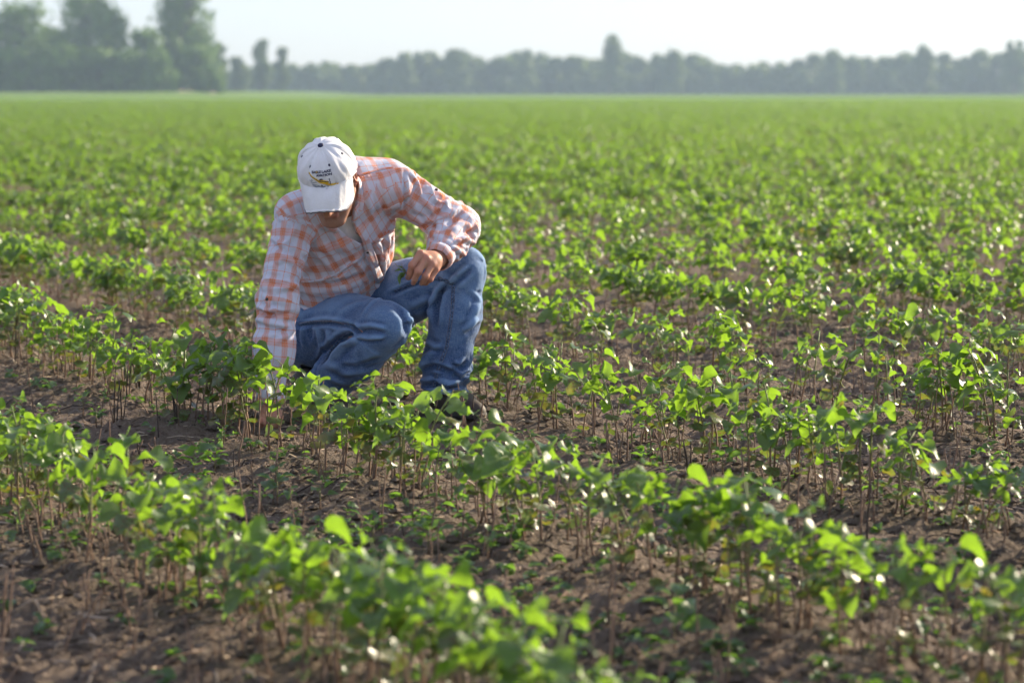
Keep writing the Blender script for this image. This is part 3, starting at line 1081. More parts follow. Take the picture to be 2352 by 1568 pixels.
SHIRT_FOLDS = [
    (c1((330, 1060), (400, 1180), (450, 1290), (485, 1450)), 5, -0.006),
    (c1((1440, 420), (1450, 560), (1440, 760), (1465, 880)), 4, -0.006),
    ([(690, 650), (736, 647), (767, 635), (797, 617), (824, 601)], 4, -0.007), ([(856, 567), (876, 552), (901, 534), (928, 515)], 4, -0.007),
    (c1((1195, 540), (1235, 700), (1275, 900)), 6, -0.005), (c1((1330, 430), (1390, 560), (1430, 720)), 6, 0.005), (c1((1080, 560), (1120, 760), (1160, 930)), 7, 0.004),
    (c1((1110, 1150), (1150, 1300), (1200, 1430)), 6, 0.011), (c1((1150, 1100), (1190, 1280), (1230, 1400)), 6, -0.010), (c1((1200, 1080), (1240, 1250), (1240, 1420)), 6, 0.010),
    (c1((1290, 1050), (1270, 1200), (1290, 1330)), 6, 0.009), (c1((1340, 990), (1340, 1150), (1330, 1300)), 6, -0.009),
    (c1((500, 1500), (700, 1500), (900, 1470), (1060, 1400)), 8, -0.010), (c1((860, 1380), (960, 1300), (1040, 1230)), 6, 0.006), (c1((980, 1280), (1040, 1330), (1110, 1480)), 6, 0.007),
    (c1((520, 900), (600, 1010), (640, 1150)), 9, 0.005), (c1((700, 1000), (780, 1130), (860, 1260)), 9, -0.005), (c1((420, 960), (380, 1050), (330, 1120)), 6, 0.006),
    (c1((300, 760), (360, 840), (480, 870)), 7, 0.005), (c1((540, 1150), (720, 1180), (900, 1130)), 10, 0.004),
    # left sleeve
    (c1((1480, 420), (1560, 520), (1590, 650)), 5, 0.007), (c1((1530, 440), (1620, 560), (1650, 700)), 5, -0.006), (c1((1600, 500), (1690, 600), (1720, 720)), 5, 0.007),
    (c1((1660, 570), (1720, 700), (1840, 730)), 5, 0.008), (c1((1700, 640), (1790, 700), (1880, 690)), 5, -0.007), (c1((1880, 660), (1800, 760), (1720, 800)), 5, 0.008),
    (c1((1980, 770), (1850, 830), (1720, 900), (1600, 890)), 6, 0.010), (c1((2000, 800), (1900, 890), (1750, 990)), 6, -0.013), (c1((1470, 850), (1580, 900), (1700, 1010)), 6, 0.008),
    (c1((2130, 950), (1990, 930), (1860, 1010)), 6, 0.010), (c1((2140, 1010), (2020, 1000), (1900, 1080)), 5, -0.010), (c1((2120, 1100), (1990, 1060), (1860, 1100)), 6, 0.010),
    (c1((1680, 1050), (1820, 1110), (1900, 1200)), 5, -0.006), (c1((2040, 870), (2080, 960), (2060, 1080)), 5, -0.008), (c1((1900, 1130), (1960, 1180), (2020, 1220)), 5, 0.009),
    (c1((1620, 760), (1680, 850), (1720, 960)), 6, -0.006), (c1((1480, 600), (1520, 720), (1560, 840)), 7, 0.005),
    # right sleeve
    (c1((200, 1050), (290, 1120), (350, 1100)), 5, 0.007), (c1((190, 1100), (300, 1180), (420, 1200)), 6, -0.006), (c1((230, 1290), (330, 1250), (440, 1310)), 6, 0.007), (c1((150, 1400), (300, 1440), (450, 1420)), 6, -0.006),
    (c1((120, 1480), (260, 1530), (440, 1500)), 6, 0.007)] + [
    (c2((80, 300), (200, 340), (400, 300)), 6, 0.006), (c2((60, 460), (140, 500), (250, 480)), 5, 0.009), (c2((50, 500), (180, 540), (360, 520)), 5, -0.009), (c2((40, 560), (150, 600), (370, 640)), 6, 0.008),
    (c2((60, 680), (200, 660), (350, 700)), 6, -0.006), (c2((380, 640), (280, 720), (200, 780)), 6, 0.007), (c2((130, 380), (150, 450), (120, 520)), 5, 0.006), (c2((300, 230), (390, 330), (420, 420)), 6, 0.007)]
JEANS_FOLDS = [
    (c2((360, 625), (640, 600), (800, 622), (880, 655)), 5, -0.008), (c2((380, 590), (640, 568), (820, 590)), 7, 0.004),
    (c2((850, 625), (885, 660), (905, 690)), 5, -0.016), (c2((890, 630), (1000, 618), (1110, 640)), 5, 0.008), (c2((900, 670), (1010, 668), (1120, 690)), 5, -0.006), (c2((890, 710), (980, 725), (1100, 715)), 5, 0.008),
    (c2((870, 680), (740, 740), (650, 820), (590, 920)), 8, -0.016), (c2((880, 720), (780, 780), (700, 880)), 8, 0.007),
    (c2((1280, 500), (1340, 620), (1330, 720)), 6, 0.010), (c2((1200, 470), (1290, 560), (1290, 700)), 8, -0.006), (c2((1180, 860), (1260, 800), (1300, 740)), 6, 0.008),
    (c2((440, 620), (432, 720), (450, 800)), 5, 0.007), (c2((500, 630), (500, 740)), 5, -0.006), (c2((560, 640), (580, 760), (600, 800)), 5, 0.007), (c2((640, 660), (650, 740)), 5, 0.005),
    (c2((400, 470), (420, 540), (520, 500)), 7, 0.006), (c2((700, 980), (880, 980), (1080, 900)), 8, -0.007), (c2((620, 940), (800, 1000), (950, 980)), 8, 0.006),
    # left leg
    (c2((1530, 620), (1540, 480), (1570, 360), (1650, 250)), 6, -0.013), (c2((1490, 560), (1500, 440), (1540, 330)), 6, 0.007), (c2((1600, 300), (1680, 240), (1800, 120)), 6, 0.006), (c2((1640, 330), (1720, 250), (1830, 160)), 6, -0.006),
    (c2((1890, 560), (1820, 620), (1750, 665)), 6, 0.009), (c2((1900, 400), (1860, 520), (1800, 620)), 7, 0.006), (c2((1460, 760), (1530, 800), (1580, 790)), 6, 0.008), (c2((1390, 980), (1460, 880), (1520, 830)), 7, 0.010),
    (c2((1420, 1000), (1520, 960), (1640, 1000)), 6, -0.009), (c2((1690, 960), (1740, 1030), (1800, 980)), 5, 0.012), (c2((1660, 930), (1730, 990), (1800, 900)), 5, -0.009), (c2((1380, 1080), (1520, 1060), (1650, 1100), (1770, 1060)), 6, 0.010),
    (c2((1370, 1130), (1540, 1110), (1680, 1150), (1780, 1120)), 5, -0.010), (c2((1380, 1180), (1560, 1150), (1760, 1180)), 5, 0.009), (c2((1150, 370), (1300, 300), (1420, 260)), 5, -0.008), (c2((1300, 470), (1420, 420), (1520, 400)), 8, 0.005)]


def even_edges(V, F, it=8):
    """even out the raw cut edges of a cloth mesh"""
    E = np.sort(np.concatenate([F[:, [0, 1]], F[:, [1, 2]], F[:, [2, 3]], F[:, [3, 0]]]), axis=1)
    u, c = np.unique(E, axis=0, return_counts=True)
    B = u[c == 1]
    deg = np.bincount(B.ravel(), minlength=len(V))
    m = deg == 2
    for _ in range(it):
        S = np.zeros_like(V)
        for a, b in ((0, 1), (1, 0)):
            for i in range(3): S[:, i] += np.bincount(B[:, a], V[B[:, b], i], len(V))
        V = V.copy()
        V[m] = 0.5 * V[m] + 0.25 * S[m]
    return V


def uv_corners(V, F, parts, which):
    """per-corner uv: parts -> list of (U, W, wrap) per vertex arrays, which -> part index per face"""
    out = np.zeros((len(F), 4, 2), dtype=np.float32)
    for k, (U, W, wrap) in enumerate(parts):
        m = which == k
        u, w = U[F[m]], W[F[m]].copy()
        ref = w[:, :1]
        w -= np.round((w - ref) / wrap) * wrap
        out[m, :, 0], out[m, :, 1] = u, w
    return out


def set_uv(me, uv):
    l = me.uv_layers.new(name='UVMap')
    l.data.foreach_set('uv', uv.astype(np.float32).ravel())


def v3(p): return np.array(p, dtype=np.float64)


def unit(p):
    p = v3(p); return p / np.linalg.norm(p)


# ------------------------------------------------------------------ joints
J = dict(
    hip_r=P(722, 752, 9.27), knee_r=P(884, 748, 8.98), ank_r=P(742, 893, 9.17),
    hip_l=P(806, 722, 9.36), knee_l=P(1060, 622, 9.20), ank_l=P(1018, 893, 9.17),
    sh_r=P(678, 492, 8.93), el_r=P(637, 695, 8.82), wr_r=P(619, 925, 8.76),
    sh_l=P(905, 428, 9.05), el_l=P(1052, 522, 9.13), wr_l=P(1006, 594, 8.93),
    head=P(757, 414, 8.76))
J = {k: v3(q) for k, q in J.items()}
pel = (J['hip_r'] + J['hip_l']) / 2
shc = (J['sh_r'] + J['sh_l']) / 2
Lp = unit((0.70, 0.66, 0.08)); Ls = unit(J['sh_l'] - J['sh_r'])
spine = [pel + (0, 0.0, 0.0), pel + (0.0, -0.045, 0.125), None, None, shc]
spine[2] = pel * 0.48 + shc * 0.52 + (0.0, 0.035, 0.02)
spine[3] = pel * 0.2 + shc * 0.8 + (0.0, 0.02, 0.012)
Lx = [Lp, unit(Lp * 0.75 + Ls * 0.25), unit(Lp * 0.4 + Ls * 0.6), unit(Lp * 0.15 + Ls * 0.85), Ls]
# head frame: left, face, up
ya, pi_, ro = R(5), R(41), R(5.5)
F0 = v3((-math.sin(ya), -math.cos(ya), 0)); L0 = v3((math.cos(ya), -math.sin(ya), 0)); Z0 = v3((0, 0, 1))
HF = F0 * math.cos(pi_) - Z0 * math.sin(pi_); U0 = Z0 * math.cos(pi_) + F0 * math.sin(pi_)
HU = U0 * math.cos(ro) - L0 * math.sin(ro); HL = L0 * math.cos(ro) + U0 * math.sin(ro)
HC = J['head']


def H(l, f, u): return HC + HL * l + HF * f + HU * u


skull_base = H(0, -0.03, -0.07)
neck0 = shc + (0.0, 0.01, 0.03)

# ------------------------------------------------------------------ hands (joint chains)
# left hand hangs from the wrist with the sprig between thumb and forefinger
LH = dict(
    mcp=[P(966, 583, 8.862), P(980, 594, 8.856), P(992, 607, 8.862), P(1001, 619, 8.875)],
    pip=[P(946.5, 609, 8.838), P(960.5, 624, 8.832), P(977.5, 634, 8.842), P(988, 641, 8.862)],
    dip=[P(941.5, 627, 8.852), P(952.5, 641, 8.846), P(971, 648, 8.862), P(978, 650, 8.882)],
    tip=[P(939.5, 637, 8.868), P(949.5, 650, 8.862), P(968, 651, 8.885), P(973, 651, 8.90)])
LH = {k: [v3(q) for q in L] for k, L in LH.items()}
l_thumb = [v3(q) for q in (P(992, 590, 8.91), P(966, 606, 8.905), P(948, 624, 8.892), P(938, 637, 8.880))]
# right hand reaches between the stems to the soil
rh = J['wr_r']
RH = dict(mcp=[], pip=[], dip=[], tip=[])
for i, (mx, my, px, py, dx, dy, tx, ty) in enumerate(((634, 952, 639, 968, 632, 979, 626, 985), (625, 956, 628, 974, 622, 984, 618, 990),
                                                      (614, 955, 613, 974, 610, 984, 609, 990), (604, 951, 600, 967, 600, 977, 602, 983))):
    dz = 0.004 * i
    RH['mcp'].append(v3(P(mx, my, 8.725 + dz))); RH['pip'].append(v3(P(px, py, 8.69 + dz)))
    RH['dip'].append(v3(P(dx, dy, 8.70 + dz))); RH['tip'].append(v3(P(tx, ty, 8.715 + dz)))
r_thumb = [v3(q) for q in (P(632, 940, 8.765), P(640, 958, 8.75), P(634, 974, 8.735), P(626, 982, 8.725))]


def hand(fd, wrist, H_, thumb, fore):
    kf = 0.006
    for i in range(4):
        r = (0.0110, 0.0112, 0.0106, 0.0094)[i]
        fd.cone(wrist * 0.80 + H_['mcp'][i] * 0.20, H_['mcp'][i], 0.0175, r * 1.28, 0.014)
        fd.chain([H_['mcp'][i], H_['pip'][i], H_['dip'][i], H_['tip'][i]], [r * 1.2, r * 1.04, r * 0.92, r * 0.78], 0.0035)
        fd.ell(H_['pip'][i], [((1, 0, 0), r * 1.13), ((0, 1, 0), r * 1.13), ((0, 0, 1), r * 1.13)], 0.005)
    pc = wrist * 0.45 + (H_['mcp'][1] + H_['mcp'][2]) * 0.275
    fd.ell(pc, [((1, 0, 0), 0.026), ((0, 1, 0), 0.026), ((0, 0, 1), 0.026)], 0.02)
    fd.chain(thumb, [0.019, 0.015, 0.0125, 0.0105], 0.006)
    fd.cone(fore, wrist, 0.034, 0.025, 0.02)


# ------------------------------------------------------------------ body: one continuous skin
BH = 0.0032
body = Field((-0.93, 8.58, 0.0), (0.02, 9.56, 1.0), BH)
body.loft([(spine[0], Lx[0], 0.15, 0.11), (spine[1], Lx[1], 0.145, 0.10), (spine[2], Lx[2], 0.155, 0.105), (spine[3], Lx[3], 0.155, 0.095), (spine[4], Lx[4], 0.12, 0.06)], 0.03)
for s_ in ('r', 'l'):
    body.cone(neck0, J['sh_' + s_], 0.05, 0.055, 0.05)
    body.chain([J['sh_' + s_], J['el_' + s_], J['wr_' + s_]], [0.055, 0.042, 0.027], 0.03)
    body.chain([J['hip_' + s_], J['knee_' + s_], J['ank_' + s_]], [0.095, 0.06, 0.045], 0.03)
body.cone(neck0, skull_base, 0.058, 0.056, 0.04)
HAX = lambda a, b, c: [(HL, a), (HF, b), (HU, c)]
body.ell(H(0, -0.006, 0.03), HAX(0.077, 0.098, 0.092), 0.03)
body.ell(H(0, 0.032, -0.045), HAX(0.061, 0.062, 0.072), 0.03)
for sg in (-1, 1):
    body.cone(H(0.056 * sg, 0.0, -0.05), H(0.022 * sg, 0.078, -0.104), 0.021, 0.020, 0.02)
    body.ell(H(0.043 * sg, 0.066, -0.020), HAX(0.024, 0.024, 0.022), 0.02)
    body.cone(H(0.044 * sg, 0.080, 0.026), H(0.012 * sg, 0.093, 0.022), 0.012, 0.012, 0.014)
body.ell(H(0, 0.086, -0.106), HAX(0.024, 0.020, 0.020), 0.018)
for sg in (-1, 1): body.ell(H(0.031 * sg, 0.103, 0.004), HAX(0.017, 0.016, 0.011), 0.012, 'c')
body.cone(H(0, 0.094, 0.012), H(0, 0.124, -0.032), 0.009, 0.0135, 0.012)
for sg in (-1, 1): body.ell(H(0.012 * sg, 0.108, -0.037), HAX(0.0085, 0.012, 0.008), 0.007)
body.cone(H(-0.02, 0.090, -0.065), H(0, 0.099, -0.062), 0.006, 0.0085, 0.006)
body.cone(H(0.02, 0.090, -0.065), H(0, 0.099, -0.062), 0.006, 0.0085, 0.006)
body.cone(H(-0.016, 0.090, -0.077), H(0.016, 0.090, -0.077), 0.0075, 0.0075, 0.006)
body.cone(H(-0.025, 0.100, -0.070), H(0.025, 0.100, -0.070), 0.0022, 0.0022, 0.003, 'c')
for sg in (-1, 1):
    body.ell(H(0.031 * sg, 0.084, 0.004), HAX(0.0135, 0.013, 0.0125), 0.004)
    el, ef = unit(HL * sg - HF * 0.45), unit(HF + HL * sg * 0.45)
    body.ell(H(0.083 * sg, -0.014, 0.004), [(el, 0.0085), (ef, 0.019), (HU, 0.031)], 0.008)
    body.ell(H(0.088 * sg, -0.008, 0.004), [(el, 0.007), (ef, 0.012), (HU, 0.021)], 0.004, 'c')
    body.ell(H(0.076 * sg, -0.004, -0.026), [(el, 0.008), (ef, 0.009), (HU, 0.010)], 0.006)
hand(body, J['wr_l'], LH, l_thumb, J['wr_l'] * 0.6 + J['el_l'] * 0.4)
hand(body, J['wr_r'], RH, r_thumb, J['wr_r'] * 0.75 + J['el_r'] * 0.25)
bV, bF = body.mesh(2)
del body.D

tn = NT('skin')
at = tn.n('Attribute', attribute_name='tone')
sep = tn.n('SeparateColor'); tn.l(at.outputs['Color'], sep.inputs[0])
tco = tn.n('TexCoord')
nz = tn.noise(55, 4, 0.6, tco.outputs['Object'])
base = tn.mix(nz, (0.40, 0.190, 0.120), (0.54, 0.285, 0.19))
base = tn.mix(tn.math('MULTIPLY', sep.outputs[0], tn.ramp(tn.noise(900, 2, 0.5, tco.outputs['Object']), [(0.35, 0.35), (0.65, 0.95)])), base, (0.16, 0.12, 0.10))
base = tn.mix(sep.outputs[1], base, (0.52, 0.19, 0.15))
base = tn.mix(sep.outputs[2], base, (0.42, 0.30, 0.25))
wr = tn.noise(130, 4, 0.65, tco.outputs['Object'])
tn.set(Base_Color=base, Roughness=0.52, Specular_IOR_Level=0.35, Subsurface_Weight=0.22, Subsurface_Scale=0.012, Normal=tn.bump(wr, 0.35, 0.004))
tn.b.inputs['Subsurface Radius'].default_value = (1.0, 0.35, 0.2)
M_skin = tn.m
bme = mesh_from('body', bV, bF, [M_skin])
q = bV - HC
hl, hf, hu = q @ HL, q @ HF, q @ HU
near_head = (np.abs(hl) < 0.11) & (np.abs(hf) < 0.14) & (np.abs(hu) < 0.15)
sm = lambda a, b, x: np.clip((x - a) / (b - a), 0, 1)
stub = sm(-0.035, -0.055, hu) * sm(0.0, 0.03, hf) * near_head * 0.55 * (1 - sm(0.104, 0.112, hf))
hair_m = near_head * sm(0.012, -0.006, hf - 0.10 * hu) * sm(-0.065, -0.045, hu) * (np.abs(hl) < 0.080) * 0.95
side = near_head * sm(0.034, 0.026, hf) * sm(0.010, 0.016, hf) * sm(-0.03, -0.01, hu) * (np.abs(hl) > 0.05) * 0.75
lips = near_head * (np.abs(hl) < 0.026) * (hf > 0.085) * sm(0.012, 0.005, np.abs(hu + 0.069)) * 0.6
ear_red = near_head * (np.abs(hl) > 0.082) * 0.55
nails = np.zeros(len(bV))
for HH in (LH, RH):
    for i in range(4):
        t_ = unit(HH['tip'][i] - HH['dip'][i])
        nails = np.maximum(nails, (np.linalg.norm(bV - (HH['tip'][i] + v3((-0.002, -0.008, 0.003))), axis=1) < 0.0068) * 0.35)
knuck = np.zeros(len(bV))
for HH in (LH, RH):
    for i in range(4):
        for kk, rr in (('pip', 0.014), ('mcp', 0.017)):
            knuck = np.maximum(knuck, 0.38 * np.clip(1 - np.linalg.norm(bV - HH[kk][i], axis=1) / (rr * 1.25), 0, 1) * 2)
red = np.clip(np.maximum(np.maximum(lips, ear_red), np.minimum(knuck, 0.38)), 0, 1)
ca = bme.attributes.new('tone', 'FLOAT_COLOR', 'POINT')
cc = np.ones((len(bV), 4), dtype=np.float32)
cc[:, 0] = np.clip(np.maximum(np.maximum(stub, hair_m), side), 0, 1); cc[:, 1] = red; cc[:, 2] = nails
ca.data.foreach_set('color', cc.ravel())

person = empty('person', (0, 0, 0))
tag(person, 'man in white cap, orange plaid shirt and jeans crouching among the plants', 'person')
obj('body', bme, person)

# eyes
em = NT('eye')
tco = em.n('TexCoord')
em.set(Base_Color=(0.75, 0.72, 0.68), Roughness=0.15)
im_ = plain('iris', (0.05, 0.035, 0.025), 0.2)
for sg in (-1, 1):
    c = H(0.031 * sg, 0.0885, 0.001)
    mb = MB()
    for r_, off, m_ in ((0.0112, 0.0, 0), (0.0052, 0.0073, 1)):
        dirv = unit(HF * 0.85 - HU * 0.5)
        cc_ = c + dirv * off
        V, Fc = [], []
        for i in range(9):
            for k in range(14):
                th, ph = math.pi * i / 8, 2 * math.pi * k / 14
                V.append(cc_ + r_ * (HL * math.sin(th) * math.cos(ph) + HU * math.sin(th) * math.sin(ph) + HF * math.cos(th)))
        for i in range(8):
            for k in range(14): Fc.append((i * 14 + k, i * 14 + (k + 1) % 14, (i + 1) * 14 + (k + 1) % 14, (i + 1) * 14 + k))
        mb.add(V, Fc, None, m_)
    obj('eye', mb.mesh('eye', [em.m, im_]), person)

# ------------------------------------------------------------------ t-shirt
ts = Field((-0.90, 8.62, 0.30), (-0.25, 9.3, 1.0), 0.005)
ts.loft([(spine[1], Lx[1], 0.150, 0.108), (spine[2], Lx[2], 0.163, 0.126), (spine[3], Lx[3], 0.163, 0.113), (spine[4], Lx[4], 0.125, 0.072)], 0.03)
for s_ in ('r', 'l'): ts.cone(neck0, J['sh_' + s_], 0.058, 0.062, 0.05)
ts.cone(neck0, neck0 * 0.45 + skull_base * 0.55, 0.066, 0.0625, 0.03)
tV, tF = ts.mesh(2)
nax = unit(skull_base - neck0)
hgt = (tV - neck0) @ nax
tV, tF, _ = keep(tV, tF, (hgt[tF] < 0.052).all(1))
t = NT('white_jersey')
tc = t.n('TexCoord')
t.set(Base_Color=(0.78, 0.78, 0.80), Roughness=0.9, Specular_IOR_Level=0.1, Normal=t.bump(t.noise(60, 3, 0.5, tc.outputs['Object']), 0.25, 0.01))
M_tee = t.m
obj('undershirt', mesh_from('undershirt', tV, tF, [M_tee]), person)

# ------------------------------------------------------------------ shirt
SH = 0.0042
sh = Field((-0.98, 8.60, 0.02), (0.02, 9.62, 1.0), SH)
sh.loft([(spine[0] + v3((0.01, -0.01, 0.03)), Lx[0], 0.170, 0.150), (spine[1], Lx[1], 0.176, 0.140), (spine[2], Lx[2], 0.188, 0.142), (spine[3], Lx[3], 0.184, 0.126), (spine[4], Lx[4], 0.140, 0.080)], 0.03)
sh.cone(P(815, 402, 9.02), P(880, 404, 9.08), 0.062, 0.060, 0.05)
for s_ in ('r', 'l'):
    sh.cone(neck0, J['sh_' + s_] * 0.95 + neck0 * 0.05, 0.068, 0.072, 0.06)
mid_r = J['el_r'] * 0.55 + J['wr_r'] * 0.45
mid_l = J['el_l'] * 0.5 + J['wr_l'] * 0.5
sh.chain([J['sh_r'], J['el_r'], mid_r, J['wr_r']], [0.068, 0.062, 0.064, 0.044], 0.035)
sh.chain([J['sh_l'], J['el_l'], mid_l, J['wr_l']], [0.076, 0.068, 0.060, 0.046], 0.04)
sV, sF = sh.mesh(2)
del sh.D
arm_r = Limb([J['sh_r'], J['el_r'], J['wr_r']], (0.3, -1, 0.0), 0.064)
arm_l = Limb([J['sh_l'], J['el_l'], J['wr_l']], (0.0, -0.6, 0.8), 0.066)


def torso_coords(V):
    """up the spine and round the trunk; 0 is the centre front"""
    best = np.full(len(V), 1e9); U = np.zeros(len(V)); W = np.zeros(len(V)); acc = 0; Fr = np.zeros(len(V))
    for i in range(4):
        a, b = spine[i], spine[i + 1]
        ba = b - a; L = np.linalg.norm(ba); t_ = ba / L
        tr = (V - a) @ t_; tc_ = np.clip(tr, 0, L)
        r = V - a - tc_[:, None] * t_
        d = np.linalg.norm(r, axis=1)
        w = (tc_ / L)[:, None]
        lx = Lx[i] * (1 - w) + Lx[i + 1] * w
        lx /= np.linalg.norm(lx, axis=1)[:, None]
        fr = np.cross(lx, np.tile(t_, (len(V), 1)))
        ll = (r * lx).sum(1); ff = (r * fr).sum(1)
        m = d < best
        lo = -1e9 if i == 0 else 0; hi = 1e9 if i == 3 else L
        U[m] = (acc + np.clip(tr, lo, hi))[m]
        W[m] = np.where(ff > 0, ll * 1.05, np.arctan2(ll / 1.25, ff) * 0.165)[m]; best[m] = d[m]; Fr[m] = ff[m]
        acc += L
    return U, W, best, Fr


ur, wr_, dr = arm_r.coords(sV); ul, wl_, dl = arm_l.coords(sV); ut, wt, dt, ft = torso_coords(sV)


def shirt_part(c, ur, dr, ul, dl, dt):
    """0 trunk, 1 right sleeve, 2 left sleeve"""
    k = np.zeros(len(ur), dtype=int)
    k[(dr < 0.086) & (ur > 0.05)] = 1
    k[(dl < 0.100) & (ul > 0.035)] = 2
    return k


def yoke_uv(V): return (V - shc) @ CF_ * 1.0 + 0.02, (V - shc) @ Ls + 0.01


CF_ = unit(np.cross(Ls, unit(spine[4] - spine[3]))); CS_ = unit(np.cross(CF_, Ls))
vk = shirt_part(sV, ur, dr, ul, dl, dt)
N = normals(sV, sF)
rs = random.Random(5)
disp = np.zeros(len(sV))
for k, (U, W, limb, el_at) in {1: (ur, wr_, arm_r, 0.31), 2: (ul, wl_, arm_l, 0.27)}.items():
    m = vk == k
    S = []
    for _ in range(44):
        u0 = rs.uniform(0.05, limb.len - 0.01) if rs.random() < 0.55 else rs.gauss(el_at, 0.06)
        S.append((u0, rs.uniform(-0.2, 0.2), R(rs.choice((65, -65, 80, -80, 40, -40)) + rs.uniform(-15, 15)), rs.uniform(0.03, 0.085), rs.uniform(0.006, 0.013), rs.uniform(0.002, 0.0062) * (0.8 if k == 2 else 0.9), rs.uniform(-5, 5)))
    if k == 2:
        for _ in range(12):
            S.append((rs.gauss(limb.len - 0.09, 0.05), rs.uniform(-0.2, 0.2), R(90 + rs.uniform(-25, 25)), rs.uniform(0.04, 0.08), rs.uniform(0.007, 0.011), rs.uniform(0.002, 0.005), rs.uniform(-4, 4)))
    d = strokes(U[m], W[m], S)
    d += 0.010 * vnoise(np.stack([U[m] * 16 + 3, W[m] * 14 + 9], 1), 3 + k) + 0.0045 * vnoise(np.stack([U[m] * 42, W[m] * 30], 1), 13 + k)
    end = limb.len - U[m]
    d *= np.clip((end - 0.005) / 0.05, 0.1, 1) * np.clip((U[m] - 0.02) / 0.05, 0.2, 1)
    disp[m] = d
m = vk == 0
S = []
for _ in range(30):
    S.append((rs.uniform(-0.02, 0.52), rs.uniform(-0.30, 0.30), R(rs.choice((15, -15, 35, -35, 60, -60)) + rs.uniform(-15, 15)), rs.uniform(0.04, 0.12), rs.uniform(0.008, 0.016), rs.uniform(0.002, 0.0055), rs.uniform(-3, 3)))
for u0, w0, an, hl_, w_, h_ in ((0.10, 0.06, 20, 0.12, 0.012, 0.010), (0.07, 0.14, 5, 0.13, 0.013, 0.011), (0.13, -0.06, -12, 0.12, 0.013, 0.006), (0.16, 0.19, 10, 0.12, 0.012, 0.010),
                                (0.05, 0.00, 10, 0.10, 0.012, 0.009), (0.02, -0.14, -50, 0.12, 0.014, 0.007), (0.38, 0.12, 30, 0.10, 0.012, 0.006), (0.40, -0.12, -35, 0.11, 0.012, 0.006),
                                (0.08, -0.2, 70, 0.10, 0.014, 0.007), (0.30, 0.22, 12, 0.12, 0.012, 0.007), (0.24, 0.10, 8, 0.14, 0.011, 0.006)):
    S.append((u0, w0, R(an), hl_, w_, h_, 0.6))
d = strokes(ut[m], wt[m], S)
d += 0.012 * vnoise(np.stack([ut[m] * 10 + 5, wt[m] * 10 + 20], 1), 31) + 0.004 * vnoise(np.stack([ut[m] * 34, wt[m] * 30 + 9], 1), 32)
d += 0.007 * np.clip(1 - np.abs(wt[m] + 0.0) / 0.02, 0, 1)                      # double cloth at the placket
cape = sm(0.215, 0.225, ut[m] + 0.10 * np.abs(wt[m])) * (wt[m] > -0.26) * (wt[m] < 0.26)
d += 0.006 * cape                                                           # chest flap lies over the lower front
disp[m] = d
sV = sV + N * disp[:, None]
for u_, d_ in ((ur, dr), (ul, dl)):                                          # armhole seams
    near = np.clip(1 - np.abs(u_ - 0.035) / 0.008, 0, 1) * (d_ < 0.12) * (d_ > 0.03)
    sV -= N * (near * 0.003)[:, None]
sV = lap(sV, sF, 0.25)
sV = image_folds(sV, sF, SHIRT_FOLDS)
# openings: cuffs, hem, neck and the unbuttoned top
rel = sV - neck0
nh = rel @ nax
nr = np.linalg.norm(rel - nh[:, None] * nax, axis=1)
keepv = (ur < arm_r.len - 0.012) | (dr > 0.09)
keepv &= (ul < arm_l.len - 0.012) | (dl > 0.09)
keepv &= ~((nr < 0.074) & (nh > 0.004))
vopen = (vk == 0) & (ft > 0) & (ut > 0.330) & (wt - 0.018 < 0.062 * sm(0.330, 0.45, ut)) & (wt - 0.018 > -0.035 * sm(0.330, 0.45, ut)) 
keepv &= ~((vk == 0) & (ft > 0) & in_poly(project(sV), [(768, 515), (785, 470), (815, 425), (822, 440), (814, 475), (809, 512), (818, 533), (835, 561), (800, 543)]))
keepv &= ~((vk == 0) & (ut < -0.105))
cen = sV[sF].mean(1)
fk = shirt_part(cen, ur[sF].mean(1), dr[sF].mean(1), ul[sF].mean(1), dl[sF].mean(1), dt[sF].mean(1))
fnv = np.cross(sV[sF[:, 2]] - sV[sF[:, 0]], sV[sF[:, 3]] - sV[sF[:, 1]]); fnv /= np.linalg.norm(fnv, axis=1)[:, None] + 1e-12
fk[(fk == 0) & (((cen - shc) @ CS_) > 0.030) & (fnv @ (CS_ * 0.9 - CF_ * 0.4) > 0.45)] = 3
yu, yw = yoke_uv(sV)
fm = keepv[sF].all(1)
uvc = uv_corners(sV, sF, [(ut, wt, 2 * math.pi * 0.165), (ur, wr_, 2 * math.pi * 0.064), (ul, wl_, 2 * math.pi * 0.066), (yu, yw, 99.0)], fk)[fm]
tm = fk[fm] == 0
cu_, cw_ = uvc[tm][..., 0].copy(), uvc[tm][..., 1].copy()
ca_, sa_ = math.cos(R(22)), math.sin(R(22))
uvc[tm] = np.stack([cu_ * ca_ - cw_ * sa_, cw_ * ca_ + cu_ * sa_], -1)
uvc[fk[fm] == 1] += (0.03, 0.02); uvc[fk[fm] == 2] += (0.055, 0.01)
sV2, sF2, _ = keep(sV, sF, fm)
sV2 = even_edges(sV2, sF2)


